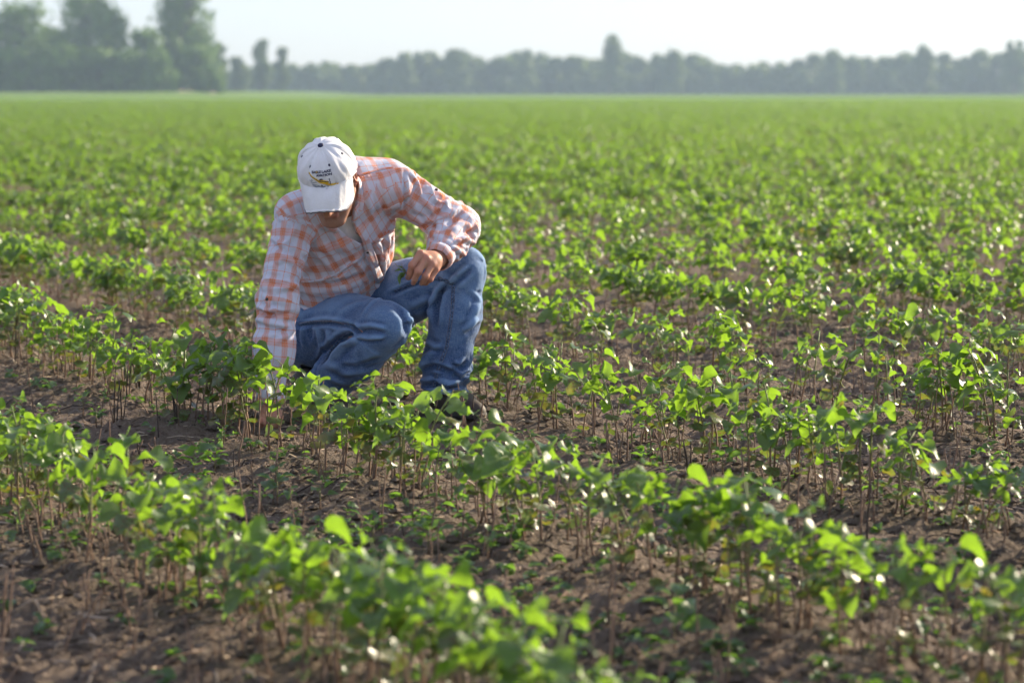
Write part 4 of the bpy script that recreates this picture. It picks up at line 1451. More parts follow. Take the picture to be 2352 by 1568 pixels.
def plaid(name, tint=1.0):
    t = NT(name)
    uvn = t.n('UVMap', uv_map='UVMap')
    sp = t.n('SeparateXYZ'); t.l(uvn.outputs[0], sp.inputs[0])
    nz = t.n('TexNoise'); nz.inputs['Scale'].default_value = 14; nz.inputs['Detail'].default_value = 1
    t.l(uvn.outputs[0], nz.inputs['Vector'])
    wob = t.math('MULTIPLY', t.math('SUBTRACT', nz.outputs[0], 0.5), 0.007)
    band = []
    for i in range(2):
        c = t.math('FRACT', t.math('DIVIDE', t.math('ADD', t.math('ADD', sp.outputs[i], 20.0), wob), 0.064 if i else 0.090))
        band.append(t.ramp(c, [(0.0, 0.85), (0.022, 0.0), (0.325, 0.0), (0.330, 0.6), (0.345, 0.0), (0.360, 0.9), (0.430, 0.1), (0.442, 1.0), (0.550, 0.1), (0.562, 0.9), (0.632, 0.0), (0.646, 0.6), (0.662, 0.0), (0.985, 0.85)], 'CONSTANT'))
    a = t.math('MULTIPLY', band[0], 0.58); b = t.math('MULTIPLY', band[1], 0.62)
    tot = t.math('MINIMUM', t.math('ADD', a, b), 1.0)
    col = t.mix(tot, (0.69 * tint, 0.71 * tint, 0.83 * tint), (0.74, 0.21, 0.06))
    tc = t.n('TexCoord')
    col = t.mix(t.math('MULTIPLY', t.noise(9, 3, 0.6, tc.outputs['Object']), 0.25), col, (0.62, 0.60, 0.62))
    hgt_ = t.math('ADD', t.noise(45, 4, 0.6, tc.outputs['Object']), t.math('MULTIPLY', t.noise(500, 1, 0.5, tc.outputs['Object']), 0.12))
    t.set(Base_Color=col, Roughness=0.85, Specular_IOR_Level=0.15, Normal=t.bump(hgt_, 0.42, 0.010))
    tr = t.n('BsdfTranslucent'); t.l(col, tr.inputs[0])
    mx = t.n('MixShader'); mx.inputs[0].default_value = 0.16
    t.l(t.b.outputs[0], mx.inputs[1]); t.l(tr.outputs[0], mx.inputs[2]); t.l(mx.outputs[0], t.out.inputs[0])
    return t.m


M_plaid = plaid('plaid_cotton')
sme = mesh_from('shirt', sV2, sF2, [M_plaid])
set_uv(sme, uvc)
shirt = obj('shirt', sme, person)
sol = shirt.modifiers.new('cloth', 'SOLIDIFY'); sol.thickness = 0.0018; sol.offset = -1
shirt_bvh = BVHTree.FromPolygons(sV2.tolist(), sF2.tolist())
CAMP = Vector((0, 0, CAM_H))


def hit(bvh, vx, vy):
    p, n, i, d = bvh.ray_cast(CAMP, ray_of(vx, vy))
    return (p, n) if p is not None else (None, None)


def resample(pts, step):
    out = []
    for a, b in zip(pts[:-1], pts[1:]):
        k = max(1, int((Vector(b) - Vector(a)).length / step))
        out += [Vector(a).lerp(Vector(b), i / k) for i in range(k)]
    out.append(Vector(pts[-1]))
    return out


def strip(name, bvh, path, width, lift, mat, parent, thick=0.002, uvoff=(0, 0)):
    """a narrow band of cloth laid on a garment along a path given in photo units"""
    pts = []
    for a, b in zip(path[:-1], path[1:]):
        k = max(1, int(math.hypot(b[0] - a[0], b[1] - a[1]) / 4))
        for i in range(k): pts.append((a[0] + (b[0] - a[0]) * i / k, a[1] + (b[1] - a[1]) * i / k))
    pts.append(path[-1])
    hp = [hit(bvh, *q) for q in pts]
    hp = [q for q in hp if q[0] is not None]
    if len(hp) < 3: return None
    C = np.array([q[0] for q in hp]); Nn = np.array([q[1] for q in hp])
    for _ in range(3):
        C[1:-1] = (C[:-2] + C[1:-1] * 2 + C[2:]) / 4; Nn[1:-1] = (Nn[:-2] + Nn[1:-1] * 2 + Nn[2:]) / 4
    Nn /= np.linalg.norm(Nn, axis=1)[:, None]
    T = np.gradient(C, axis=0); T /= np.linalg.norm(T, axis=1)[:, None]
    B = np.cross(T, Nn)
    s_ = np.concatenate([[0], np.cumsum(np.linalg.norm(np.diff(C, axis=0), axis=1))])
    V, Fc, U = [], [], []
    prof = ((-0.5, -0.6), (-0.5, 1), (-0.25, 1.15), (0.25, 1.15), (0.5, 1), (0.5, -0.6))
    for i in range(len(C)):
        for a_, l_ in prof:
            V.append(C[i] + B[i] * width * a_ + Nn[i] * (lift * l_))
            U.append((s_[i] + uvoff[0], a_ * width + uvoff[1]))
    k = len(prof)
    for i in range(len(C) - 1):
        for j in range(k - 1): Fc.append((i * k + j, i * k + j + 1, (i + 1) * k + j + 1, (i + 1) * k + j))
    me = mesh_from(name, V, Fc, [mat], uv=U)
    return obj(name, me, parent)


# ------------------------------------------------------------------ jeans
JH = 0.0045
jn = Field((-0.95, 8.72, -0.01), (0.06, 9.68, 0.75), JH)
jn.loft([(pel + v3((-0.02, 0.03, -0.04)), Lp, 0.185, 0.15), (spine[0] + v3((0, 0, 0.05)), Lp, 0.175, 0.135), (spine[1], Lx[1], 0.150, 0.115)], 0.03)
kr, kl = J['knee_r'], J['knee_l']
jn.chain([J['hip_r'], kr * 0.5 + J['hip_r'] * 0.5 + v3((0, 0, 0.008)), kr], [0.122, 0.103, 0.086], 0.04)
jn.chain([kr, kr * 0.5 + J['ank_r'] * 0.5 + v3((0, 0.0, -0.005)), J['ank_r']], [0.082, 0.086, 0.075], 0.012)
jn.chain([J['hip_l'], kl * 0.5 + J['hip_l'] * 0.5, kl], [0.122, 0.104, 0.080], 0.04)
shin_l = [kl, kl * 0.62 + J['ank_l'] * 0.38 + v3((0.006, 0, 0)), kl * 0.25 + J['ank_l'] * 0.75, J['ank_l'] + v3((0, 0, -0.012))]
jn.chain(shin_l, [0.080, 0.085, 0.080, 0.080], 0.03)
jV, jF = jn.mesh(2)
del jn.D
leg_r1 = Limb([J['hip_r'], kr], (0, 0, 1), 0.10); leg_r2 = Limb([kr, J['ank_r']], (0, -1, 0), 0.085)
leg_l1 = Limb([J['hip_l'], kl], (0, 0, 1), 0.10); leg_l2 = Limb([kl, J['ank_l']], (1, 0, 0), 0.082)
LB = [leg_r1, leg_r2, leg_l1, leg_l2]
crd = [b.coords(jV) for b in LB]
dd = np.stack([c[2] for c in crd], 1) - np.array([0.10, 0.085, 0.10, 0.082])
jk = dd.argmin(1)
N = normals(jV, jF)
disp = np.zeros(len(jV))
rs = random.Random(21)
for k in range(4):
    U, W, _ = crd[k]
    m = jk == k
    S = []
    L_ = LB[k].len
    for _ in range(16 if k in (0, 2) else 22):
        if k == 3: u0 = rs.choice((rs.gauss(L_ * 0.9, 0.05), rs.gauss(L_ * 0.12, 0.06), rs.uniform(0, L_)))
        elif k == 1: u0 = rs.uniform(0.05, L_)
        else: u0 = rs.choice((rs.gauss(0.03, 0.05), rs.gauss(L_ * 0.85, 0.06)))
        S.append((u0, rs.uniform(-0.3, 0.3), R(rs.choice((70, -70, 85, 50, -50)) + rs.uniform(-14, 14)), rs.uniform(0.04, 0.11), rs.uniform(0.008, 0.016), rs.uniform(0.002, 0.006), rs.uniform(-4, 4)))
    if k == 3:
        for u0, an, h_ in ((0.40, 80, 0.009), (0.365, -70, 0.008), (0.435, 88, 0.010), (0.33, 62, 0.007), (0.46, -80, 0.008)):
            for w0 in (-0.16, 0.0, 0.12): S.append((u0 + rs.uniform(-.01, .01), w0, R(an), 0.09, 0.011, h_, rs.uniform(-3, 3)))
    d = strokes(U[m], W[m], S)
    d += 0.010 * vnoise(np.stack([U[m] * 9 + 4 * k, W[m] * 9 + 7], 1), 50 + k) + 0.003 * vnoise(np.stack([U[m] * 40, W[m] * 26], 1), 60 + k)
    disp[m] = d
jV = jV + N * disp[:, None]
jV = lap(lap(jV, jF, 0.3), jF, 0.2)
jV = image_folds(jV, jF, [(p_, w_, h_ * 1.4) for p_, w_, h_ in JEANS_FOLDS])
okv = ~((jk == 3) & (crd[3][0] > leg_l2.len + 0.012)) & ~((jk == 1) & (crd[1][0] > leg_r2.len + 0.02))
fm = okv[jF].all(1)
jkf = jk[jF[:, 0]]
uvj = uv_corners(jV, jF, [(c[0], c[1], 2 * math.pi * b.r0) for c, b in zip(crd, LB)], jkf)[fm]
jV2, jF2, used = keep(jV, jF, fm)
jV2 = even_edges(jV2, jF2)
# wear: pale fading on thighs, knees and ridges; fold shade painted into the creases
wear_shade = np.zeros(len(jV))
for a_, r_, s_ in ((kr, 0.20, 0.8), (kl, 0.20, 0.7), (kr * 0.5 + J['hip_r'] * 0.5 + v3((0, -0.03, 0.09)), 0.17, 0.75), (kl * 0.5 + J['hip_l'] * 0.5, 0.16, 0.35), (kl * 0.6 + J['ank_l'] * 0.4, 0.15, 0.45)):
    wear_shade = np.maximum(wear_shade, s_ * np.clip(1 - np.linalg.norm(jV - a_, axis=1) / r_, 0, 1))
wear_shade = np.clip(wear_shade + np.clip(disp * 60, -0.3, 0.3) + np.clip(image_folds.last * 70, -0.55, 0.4), 0, 1)
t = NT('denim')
uvn = t.n('UVMap', uv_map='UVMap')
at = t.n('Attribute', attribute_name='wear_shade')
tc = t.n('TexCoord')
f1 = t.noise(26, 5, 0.65, tc.outputs['Object'])
col = t.mix(f1, (0.014, 0.044, 0.130), (0.036, 0.098, 0.245))
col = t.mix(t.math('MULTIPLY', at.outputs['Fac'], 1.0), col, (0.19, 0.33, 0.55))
mp = t.n('Mapping'); mp.inputs['Scale'].default_value = (500, 500, 60); t.l(tc.outputs['Object'], mp.inputs[0])
w1 = t.noise(1.0, 2, 0.5, mp.outputs[0])
mp2 = t.n('Mapping'); mp2.inputs['Scale'].default_value = (70, 400, 420); t.l(tc.outputs['Object'], mp2.inputs[0])
w2 = t.noise(1.0, 2, 0.5, mp2.outputs[0])
wv = t.math('MULTIPLY', t.math('ADD', w1, w2), 0.5)
col = t.mix(t.ramp(wv, [(0.42, 0.0), (0.62, 0.35)]), col, (0.30, 0.40, 0.56))
t.set(Base_Color=col, Roughness=0.85, Specular_IOR_Level=0.2, Sheen_Weight=0.15,
      Normal=t.bump(t.math('ADD', t.noise(38, 4, 0.6, tc.outputs['Object']), t.math('MULTIPLY', wv, 0.25)), 0.4, 0.008))
M_denim = t.m
M_denim_dark = plain('denim_seam', (0.035, 0.06, 0.13), 0.9, 0.5, 160, 0.15)
jme = mesh_from('jeans', jV2, jF2, [M_denim])
set_uv(jme, uvj)
wa = jme.attributes.new('wear_shade', 'FLOAT', 'POINT'); wa.data.foreach_set('value', wear_shade[used].astype(np.float32))
jeans = obj('jeans', jme, person)
sol = jeans.modifiers.new('cloth', 'SOLIDIFY'); sol.thickness = 0.0022; sol.offset = -1
jeans_bvh = BVHTree.FromPolygons(jV2.tolist(), jF2.tolist())

# seams and hems, each a raised band of folded cloth
t = NT('seam_cloth')
uvn = t.n('UVMap', uv_map='UVMap')
sp = t.n('SeparateXYZ'); t.l(uvn.outputs[0], sp.inputs[0])
tc = t.n('TexCoord')
pk = t.noise(170, 3, 0.6, tc.outputs['Object'])
col = t.mix(t.ramp(pk, [(0.4, 0.0), (0.62, 1.0)]), (0.024, 0.055, 0.125), (0.13, 0.21, 0.36))
st = t.math('MULTIPLY', t.math('GREATER_THAN', t.math('FRACT', t.math('MULTIPLY', sp.outputs[0], 240)), 0.35), t.math('LESS_THAN', t.math('ABSOLUTE', t.math('SUBTRACT', t.math('ABSOLUTE', sp.outputs[1]), 0.0045)), 0.0009))
col = t.mix(t.math('MULTIPLY', st, 0.6), col, (0.30, 0.22, 0.15))
t.set(Base_Color=col, Roughness=0.9, Specular_IOR_Level=0.15, Normal=t.bump(pk, 0.6, 0.006))
M_seam = t.m
for path, w_ in (([(1042, 655), (1040, 700), (1034, 750), (1026, 800), (1012, 832), (1002, 862), (996, 900), (990, 915)], 0.012),
                 ([(905, 668), (940, 655), (985, 637), (1012, 640), (1040, 652)], 0.013),
                 ([(688, 745), (720, 738), (770, 738), (812, 752)], 0.010),
                 ([(812, 758), (780, 778), (752, 815), (742, 835)], 0.011)):
    strip('inseam', jeans_bvh, path, w_, 0.0025, M_seam, jeans)
strip('hem', jeans_bvh, [(966, 905), (985, 912), (1010, 914), (1040, 912), (1062, 904)], 0.014, 0.003, M_seam, jeans)

# shirt trim -------------------------------------------------------
strip('placket', shirt_bvh, [(838, 552), (853, 588), (868, 629), (884, 670)], 0.030, 0.0035, M_plaid, shirt, uvoff=(0.02, 0.03))
strip('flap_edge', shirt_bvh, [(694, 646), (736, 643), (765, 631), (795, 613), (822, 597)], 0.007, 0.005, M_plaid, shirt, uvoff=(0.01, 0.045))
strip('flap_edge', shirt_bvh, [(856, 563), (875, 548), (900, 530), (928, 511)], 0.007, 0.005, M_plaid, shirt, uvoff=(0.01, 0.045))
strip('shoulder_seam', shirt_bvh, [(826, 402), (850, 396), (880, 388), (902, 386)], 0.008, 0.0025, M_plaid, shirt, uvoff=(0.0, 0.0))
strip('pocket_tab', shirt_bvh, [(882, 484), (897, 479), (912, 473), (924, 468)], 0.018, 0.003, M_plaid, shirt, uvoff=(0.01, 0.02))


def ring_band(name, c, axis, ref, r0, r1, z0, z1, mat, parent, uvo=(0, 0), a0=0, a1=360, n=40, rag=0.0):
    ax_ = unit(axis); x_ = unit(v3(ref) - ax_ * (v3(ref) @ ax_)); y_ = np.cross(ax_, x_)
    V, Fc, U = [], [], []
    prof = ((r0 - 0.0015, z0), (r0 + 0.0022, z0), (r0 + 0.003, (z0 + z1) / 2), (r1 + 0.0022, z1), (r1 - 0.0015, z1))
    for i in range(n + 1):
        a_ = R(a0 + (a1 - a0) * i / n)
        wv = 1 + rag * math.sin(3 * a_ + 1) + rag * 0.6 * math.sin(7 * a_)
        for r_, z_ in prof:
            V.append(v3(c) + ax_ * z_ + (x_ * math.cos(a_) + y_ * math.sin(a_)) * r_ * wv)
            U.append((z_ + uvo[0], a_ * r0 + uvo[1]))
    k = len(prof)
    for i in range(n):
        for j in range(k - 1): Fc.append((i * k + j, (i + 1) * k + j, (i + 1) * k + j + 1, i * k + j + 1))
    return obj(name, mesh_from(name, V, Fc, [mat], uv=U), parent)


axl = unit(J['wr_l'] - (J['el_l'] * 0.5 + J['wr_l'] * 0.5)); axr = unit(J['wr_r'] - J['el_r'])
ring_band('cuff', J['wr_l'] - axl * 0.004, axl, (0, 0, 1), 0.0455, 0.0405, -0.035, 0.014, M_plaid, shirt, (0.02, 0.03), rag=0.03)
ring_band('cuff', J['wr_r'] - axr * 0.004, axr, (0, -1, 0), 0.0445, 0.0385, -0.035, 0.014, M_plaid, shirt, (0.02, 0.03), rag=0.03)

# collar: a folded band round the neck whose two points lie on the chest
CF = unit(np.cross(Ls, unit(spine[4] - spine[3])))          # chest front
CS = unit(np.cross(CF, Ls))


def collar_leaf(side):
    V, Fc, U = [], [], []
    n = 22
    for i in range(n + 1):
        a = (i / n) * R(158)                                  # from the nape round to the front
        lat = math.sin(a) * side; fr_ = -math.cos(a)
        base_ = neck0 + nax * (0.026 - 0.004 * (i / n)) + Ls * lat * 0.072 + CF * fr_ * 0.070 + v3((0, 0, 0.0))
        top = base_ + nax * 0.020
        e = i / n
        w_ = 0.040 + 0.045 * max(0, e - 0.45)
        outd = unit(Ls * lat * 1.0 + CF * fr_ * 1.0)
        edge = top + outd * (w_ * 0.62) - nax * (w_ * 0.85) + CF * 0.028 * max(0, e - 0.6)
        midp = top + outd * (w_ * 0.34) - nax * (w_ * 0.22)
        for j, q_ in enumerate((base_, top, top + outd * 0.006 + nax * 0.002, midp, edge)):
            V.append(q_); U.append((j * 0.016 + 0.02, e * 0.22))
    for i in range(n):
        for j in range(4): Fc.append((i * 5 + j, i * 5 + j + 1, (i + 1) * 5 + j + 1, (i + 1) * 5 + j) if side > 0 else (i * 5 + j, (i + 1) * 5 + j, (i + 1) * 5 + j + 1, i * 5 + j + 1))
    o = obj('collar', mesh_from('collar', V, Fc, [M_plaid], uv=U), shirt)
    s2 = o.modifiers.new('cloth', 'SOLIDIFY'); s2.thickness = 0.003; s2.offset = 0
    return o


collar_leaf(-1)
# his left collar leaf stands open beside the neck
oc = [(824, 404), (834, 418), (837, 445), (836, 466), (833, 484), (823, 499), (812, 512)]
ic = [(820, 410), (826, 420), (822, 440), (817, 458), (812, 477), (809, 496), (808, 511)]
tee_bvh = BVHTree.FromPolygons(tV.tolist(), tF.tolist())
body_bvh = BVHTree.FromPolygons(bV.tolist(), bF.tolist())
rowsC = []
last = 8.9
for (ox, oy), (ix, iy) in zip(oc, ic):
    ds = []
    for x_, y_, bv in ((ox, oy, shirt_bvh), (ix, iy, shirt_bvh), (ix, iy, tee_bvh), (ix, iy, body_bvh)):
        p_, n_ = hit(bv, x_, y_)
        ds.append(p_.y if p_ is not None else 9.3)
    yo = min(ds[0], 9.02); yi = min(min(ds[1:]), 9.0)
    rowsC.append((yo, yi))
yo_ = np.array([r_[0] for r_ in rowsC]); yi_ = np.array([r_[1] for r_ in rowsC])
for _ in range(2):
    yo_[1:-1] = (yo_[:-2] + yo_[1:-1] + yo_[2:]) / 3; yi_[1:-1] = (yi_[:-2] + yi_[1:-1] + yi_[2:]) / 3
V, Fc, U = [], [], []
for i, ((ox, oy), (ix, iy)) in enumerate(zip(oc, ic)):
    o_ = v3(P(ox, oy, yo_[i] - 0.006)); n_ = v3(P(ix, iy, yi_[i] - 0.004))
    stand = v3(P(ix - 1, iy + 2, yi_[i] + 0.02))
    for j, q_ in enumerate((stand, n_, n_ * 0.75 + o_ * 0.25 + v3((0, -0.010, 0.002)), n_ * 0.35 + o_ * 0.65 + v3((0, -0.008, 0.0)), o_)):
        V.append(q_); U.append((0.018 * j + 0.022, 0.024 * i))
for i in range(len(oc) - 1):
    for j in range(4): Fc.append((i * 5 + j, i * 5 + j + 1, (i + 1) * 5 + j + 1, (i + 1) * 5 + j))
cl = obj('collar', mesh_from('collar', V, Fc, [M_plaid], uv=U), shirt)
s2 = cl.modifiers.new('round', 'SUBSURF'); s2.levels = 2; s2.render_levels = 2
s2 = cl.modifiers.new('cloth', 'SOLIDIFY'); s2.thickness = 0.003; s2.offset = 0
strip('collar', shirt_bvh, [(750, 519), (768, 527), (785, 534), (802, 542), (820, 551), (833, 557)], 0.020, 0.005, M_plaid, shirt, uvoff=(0.0, 0.03))
strip('placket', shirt_bvh, [(812, 514), (818, 527), (826, 543), (834, 557)], 0.024, 0.004, M_plaid, shirt, uvoff=(0.01, 0.03))
M_button = plain('horn_button', (0.06, 0.05, 0.045), 0.35)


def disc(name, bvh, vx, vy, r, h, mat, parent):
    p, n_ = hit(bvh, vx, vy)
    if p is None: return None
    mb = MB(); n_ = Vector(n_)
    mb.tube([p - n_ * 0.001, p + n_ * h * 0.8, p + n_ * h], [r, r, r * 0.75], 12)
    return obj(name, mb.mesh(name, [mat]), parent)


for vx, vy in ((613, 688), (845, 578), (867, 640), (1002, 437), (755, 521)):
    disc('button', shirt_bvh, vx, vy, 0.0052, 0.006, M_button, shirt)


def text_on(name, s, bvh, origin, right, upv, nrm, size, mat, parent, lift=0.0012, shear=0, bold=0.0):
    """embroidered lettering: a flat text mesh laid down on a surface along nrm"""
    cu = bpy.data.curves.new(name, 'FONT')
    cu.body = s; cu.size = size; cu.align_x = 'CENTER'; cu.align_y = 'CENTER'; cu.shear = shear
    cu.offset = bold; cu.resolution_u = 3
    to = bpy.data.objects.new(name, cu)
    COL.objects.link(to)
    me = bpy.data.meshes.new_from_object(to.evaluated_get(bpy.context.evaluated_depsgraph_get()))
    bpy.data.objects.remove(to)
    bpy.data.curves.remove(cu)
    import bmesh
    bm = bmesh.new(); bm.from_mesh(me)
    for _ in range(2):
        bmesh.ops.subdivide_edges(bm, edges=[e for e in bm.edges if e.calc_length() > 0.004], cuts=1)
    bmesh.ops.triangulate(bm, faces=bm.faces[:])
    for v in bm.verts:
        q_ = Vector(origin) + Vector(right) * v.co.x + Vector(upv) * v.co.y + Vector(nrm) * 0.06
        p, n2, _, _ = bvh.ray_cast(q_, -Vector(nrm))
        v.co = (p + n2 * lift) if p is not None else q_ - Vector(nrm) * 0.06
    bm.to_mesh(me); bm.free()
    me.materials.clear(); me.materials.append(mat)
    return obj(name, me, parent)


M_orange_thread = plain('orange_thread', (0.72, 0.17, 0.05), 0.6, 0.2, 900)
p0, n0 = hit(shirt_bvh, 883, 536)
p1, _ = hit(shirt_bvh, 893, 529.5)
if p0 is not None and p1 is not None:
    n0 = Vector(n0); rt = (p1 - p0); rt = (rt - n0 * rt.dot(n0)).normalized(); uu = n0.cross(rt)
    text_on('lettering', 'L.L.Bean', shirt_bvh, p0, rt, uu, n0, 0.019, M_orange_thread, shirt, 0.0035, 0.0, 0.0004)

# ------------------------------------------------------------------ cap
def cap_rim(th):
    """height of the cap's edge round the head; th = 0 at the front"""
    c = math.cos(th)
    return 0.028 + 0.036 * c - 0.010 * (c * c - 0.5) * (1 if c < 0 else 0)


def cap_pt(th, ph, puff=0.0):
    """th round the head from the front towards his left, ph 0 at the edge, pi/2 at the crown"""
    a_, b_ = 0.0945, (0.113 if math.cos(th) > 0 else 0.110)
    z0 = cap_rim(th); top = 0.147
    r_ = max(0.0, math.cos(ph)) ** 0.82
    bulge = 1 + 0.035 * math.sin(2 * ph)
    pan = (th / (math.pi / 3) + 0.5) % 1.0 - 0.5
    crease = -0.0022 * math.exp(-((abs(pan) - 0.5) / 0.035) ** 2) * math.cos(ph) ** 0.5 if ph < 1.5 else 0
    wr1 = 0.0022 * math.sin(th * 7 + 2.2 * ph) * math.sin(2 * ph) + 0.0018 * math.sin(th * 13 - 3 * ph + 1) * math.sin(2 * ph) + 0.0012 * math.sin(th * 23 + 5 * ph) * math.cos(ph)
    s_ = r_ * bulge
    off = crease + wr1 + puff
    z = z0 + (top - z0) * math.sin(ph) + off * math.sin(ph)
    return H(math.sin(th) * (a_ * s_ + off * math.cos(ph)), -0.006 + math.cos(th) * (b_ * s_ + off * math.cos(ph)), z)


t = NT('white_cotton_twill')
tc = t.n('TexCoord')
f = t.noise(18, 4, 0.6, tc.outputs['Object'])
col = t.mix(t.ramp(f, [(0.35, 0.0), (0.75, 0.45)]), (0.82, 0.82, 0.84), (0.66, 0.64, 0.60))
t.set(Base_Color=col, Roughness=0.9, Specular_IOR_Level=0.1, Normal=t.bump(t.math('ADD', t.noise(70, 4, 0.6, tc.outputs['Object']), t.math('MULTIPLY', t.noise(700, 1, 0.5, tc.outputs['Object']), 0.15)), 0.35, 0.006))
M_cap = t.m
M_navy = plain('navy_thread', (0.025, 0.03, 0.075), 0.6, 0.3, 600)
nt_, np_ = 96, 22
V, Fc = [], []
for j in range(np_ + 1):
    for i in range(nt_): V.append(cap_pt(2 * math.pi * i / nt_ - math.pi, (math.pi / 2) * min(j / np_, 0.9995)))
for j in range(np_):
    for i in range(nt_): Fc.append((j * nt_ + i, j * nt_ + (i + 1) % nt_, (j + 1) * nt_ + (i + 1) % nt_, (j + 1) * nt_ + i))
cap = obj('cap', mesh_from('cap', V, Fc, [M_cap]), person)
s2 = cap.modifiers.new('cloth', 'SOLIDIFY'); s2.thickness = 0.003; s2.offset = -1
cap_bvh = BVHTree.FromPolygons([tuple(v) for v in V], Fc)

# peak
V, Fc = [], []
nb, no = 40, 14
for k in range(2):
    for i in range(nb + 1):
        x = math.sin((i / nb * 2 - 1) * math.pi / 2)
        th = R(68) * x
        rt_ = cap_pt(th, 0.02)
        l0 = 0.094 * math.sin(th)
        ext = 0.068 * (1 - abs(x) ** 4.6) ** 0.5 if abs(x) < 1 else 0
        for j in range(no + 1):
            e = j / no
            l_ = (rt_ - HC) @ HL * (1 - 0.10 * e * abs(x)); f_ = (rt_ - HC) @ HF + ext * e
            u_ = (rt_ - HC) @ HU - 0.010 * e - 0.030 * e * e - 0.050 * e * (l_ / 0.09) ** 2 + (0.0034 if k == 0 else 0)
            V.append(H(l_, f_ + 0.0005, u_))
w_ = no + 1
for i in range(nb):
    for j in range(no):
        q_ = (i * w_ + j, i * w_ + j + 1, (i + 1) * w_ + j + 1, (i + 1) * w_ + j)
        Fc.append(q_[::-1]); Fc.append(tuple(z + (nb + 1) * w_ for z in q_))
    a_ = i * w_ + no; b_ = (i + 1) * w_ + no; o_ = (nb + 1) * w_
    Fc.append((a_, a_ + o_, b_ + o_, b_))
pm = mesh_from('peak', V, Fc, [M_cap])
peak = obj('peak', pm, cap)
mb = MB()
mb.tube([V[(nb + 1) * w_ + i * w_ + no] - HU * 0.0012 for i in range(2, nb - 1)], 0.0015, 6)
obj('piping', mb.mesh('piping', [M_navy]), peak)
# sweatband seam between crown and peak, button, eyelets, back strap
mb = MB()
mb.tube([cap_pt(R(-180 + 6 * i), 0.03, 0.0012) for i in range(61)], 0.0016, 5)
obj('band_seam', mb.mesh('band_seam', [M_cap]), cap)
for k in range(6):
    mb = MB(); th = math.pi / 3 * (k + 0.5)
    mb.tube([cap_pt(th, 0.06 + 1.47 * i / 20, 0.0006) for i in range(20)], 0.0011, 5)
    obj('panel_seam', mb.mesh('panel_seam', [M_cap]), cap)
top_p = cap_pt(0, 1.5705)
mb = MB()
mb.tube([top_p - HU * 0.002, top_p + HU * 0.002, top_p + HU * 0.0045, top_p + HU * 0.0055], [0.0095, 0.0095, 0.0065, 0.001], 16)
obj('button', mb.mesh('cap_button', [M_navy]), cap)
for k in range(6):
    th = math.pi / 3 * k + 0.0
    th = (math.pi / 3) * k + math.pi / 6 - math.pi / 6 * (1 if k in (0,) else 1)
    th = (-0.50, 0.50, 1.40, 2.6, -2.6, -1.40)[k]
    c_, o1, o2 = cap_pt(th, 0.86, 0.001), cap_pt(th + 0.02, 0.86, 0.001), cap_pt(th, 0.88, 0.001)
    n_ = unit(np.cross(o1 - c_, o2 - c_))
    ta, tb = unit(o1 - c_), unit(np.cross(n_, o1 - c_))
    mb = MB()
    mb.tube([Vector(c_ + (ta * math.cos(a) + tb * math.sin(a)) * 0.0032) for a in np.linspace(0, 2 * math.pi, 13)], 0.0014, 5, cap=False)
    mb.tube([c_ - n_ * 0.0004, c_ + n_ * 0.0006], [0.0028, 0.0028], 10)
    obj('eyelet', mb.mesh('eyelet', [M_navy]), cap)
mb = MB()
mb.tube([cap_pt(R(180 + a), 0.05, 0.002) for a in range(-40, 41, 8)], 0.008, 6)
obj('back_strap', mb.mesh('back_strap', [M_cap]), cap)

# embroidered badge on the front panel
cp = v3(cap_pt(R(0), 0.42)); cpu = unit(v3(cap_pt(0, 0.47)) - cp); cpr = unit(v3(cap_pt(R(3), 0.42)) - v3(cap_pt(R(-3), 0.42)))
cpn = unit(np.cross(cpr, cpu))
if cpn @ v3((0, -1, 0)) < 0: cpn = -cpn
off = v3(cpr) * 0.003
text_on('lettering', 'EAGLE LAKE', cap_bvh, cp + cpu * 0.0235 + cpr * 0.001 + off, cpr, cpu, cpn, 0.0107, M_navy, cap, 0.0012, 0, 0.0005)
text_on('lettering', 'AVIATION', cap_bvh, cp + cpu * 0.0130 + cpr * 0.010 + off, cpr, cpu, cpn, 0.0098, M_navy, cap, 0.0012, 0, 0.0005)
M_yellow = plain('yellow_thread', (0.78, 0.50, 0.03), 0.55, 0.15, 900)
M_grey = plain('grey_thread', (0.22, 0.25, 0.33), 0.6, 0.2, 900)
M_red = plain('red_thread', (0.62, 0.05, 0.06), 0.6, 0.2, 900)


def patch(name, poly, mat, lift, parent=None, org=None, rgt=None, upv=None, nrm=None, sc=1.36, dy=-10.0):
    """an embroidered patch: a flat outline (in mm) laid on the cap"""
    org = cp + off if org is None else org
    rgt = cpr if rgt is None else rgt; upv = cpu if upv is None else upv; nrm = cpn if nrm is None else nrm
    import bmesh
    bm = bmesh.new()
    bm.faces.new([bm.verts.new((x * sc / 1000, (y * sc + dy) / 1000, 0)) for x, y in poly])
    bmesh.ops.triangulate(bm, faces=bm.faces[:])
    for _ in range(2): bmesh.ops.subdivide_edges(bm, edges=[e for e in bm.edges if e.calc_length() > 0.005], cuts=1)
    bmesh.ops.triangulate(bm, faces=bm.faces[:])
    for v in bm.verts:
        q_ = Vector(org) + Vector(rgt) * v.co.x + Vector(upv) * v.co.y + Vector(nrm) * 0.06
        p, n2, _, _ = cap_bvh.ray_cast(q_, -Vector(nrm))
        v.co = (p + n2 * lift) if p is not None else q_ - Vector(nrm) * 0.06
    me = bpy.data.meshes.new(name); bm.to_mesh(me); bm.free()
    me.materials.append(mat)
    return obj(name, me, parent or cap)


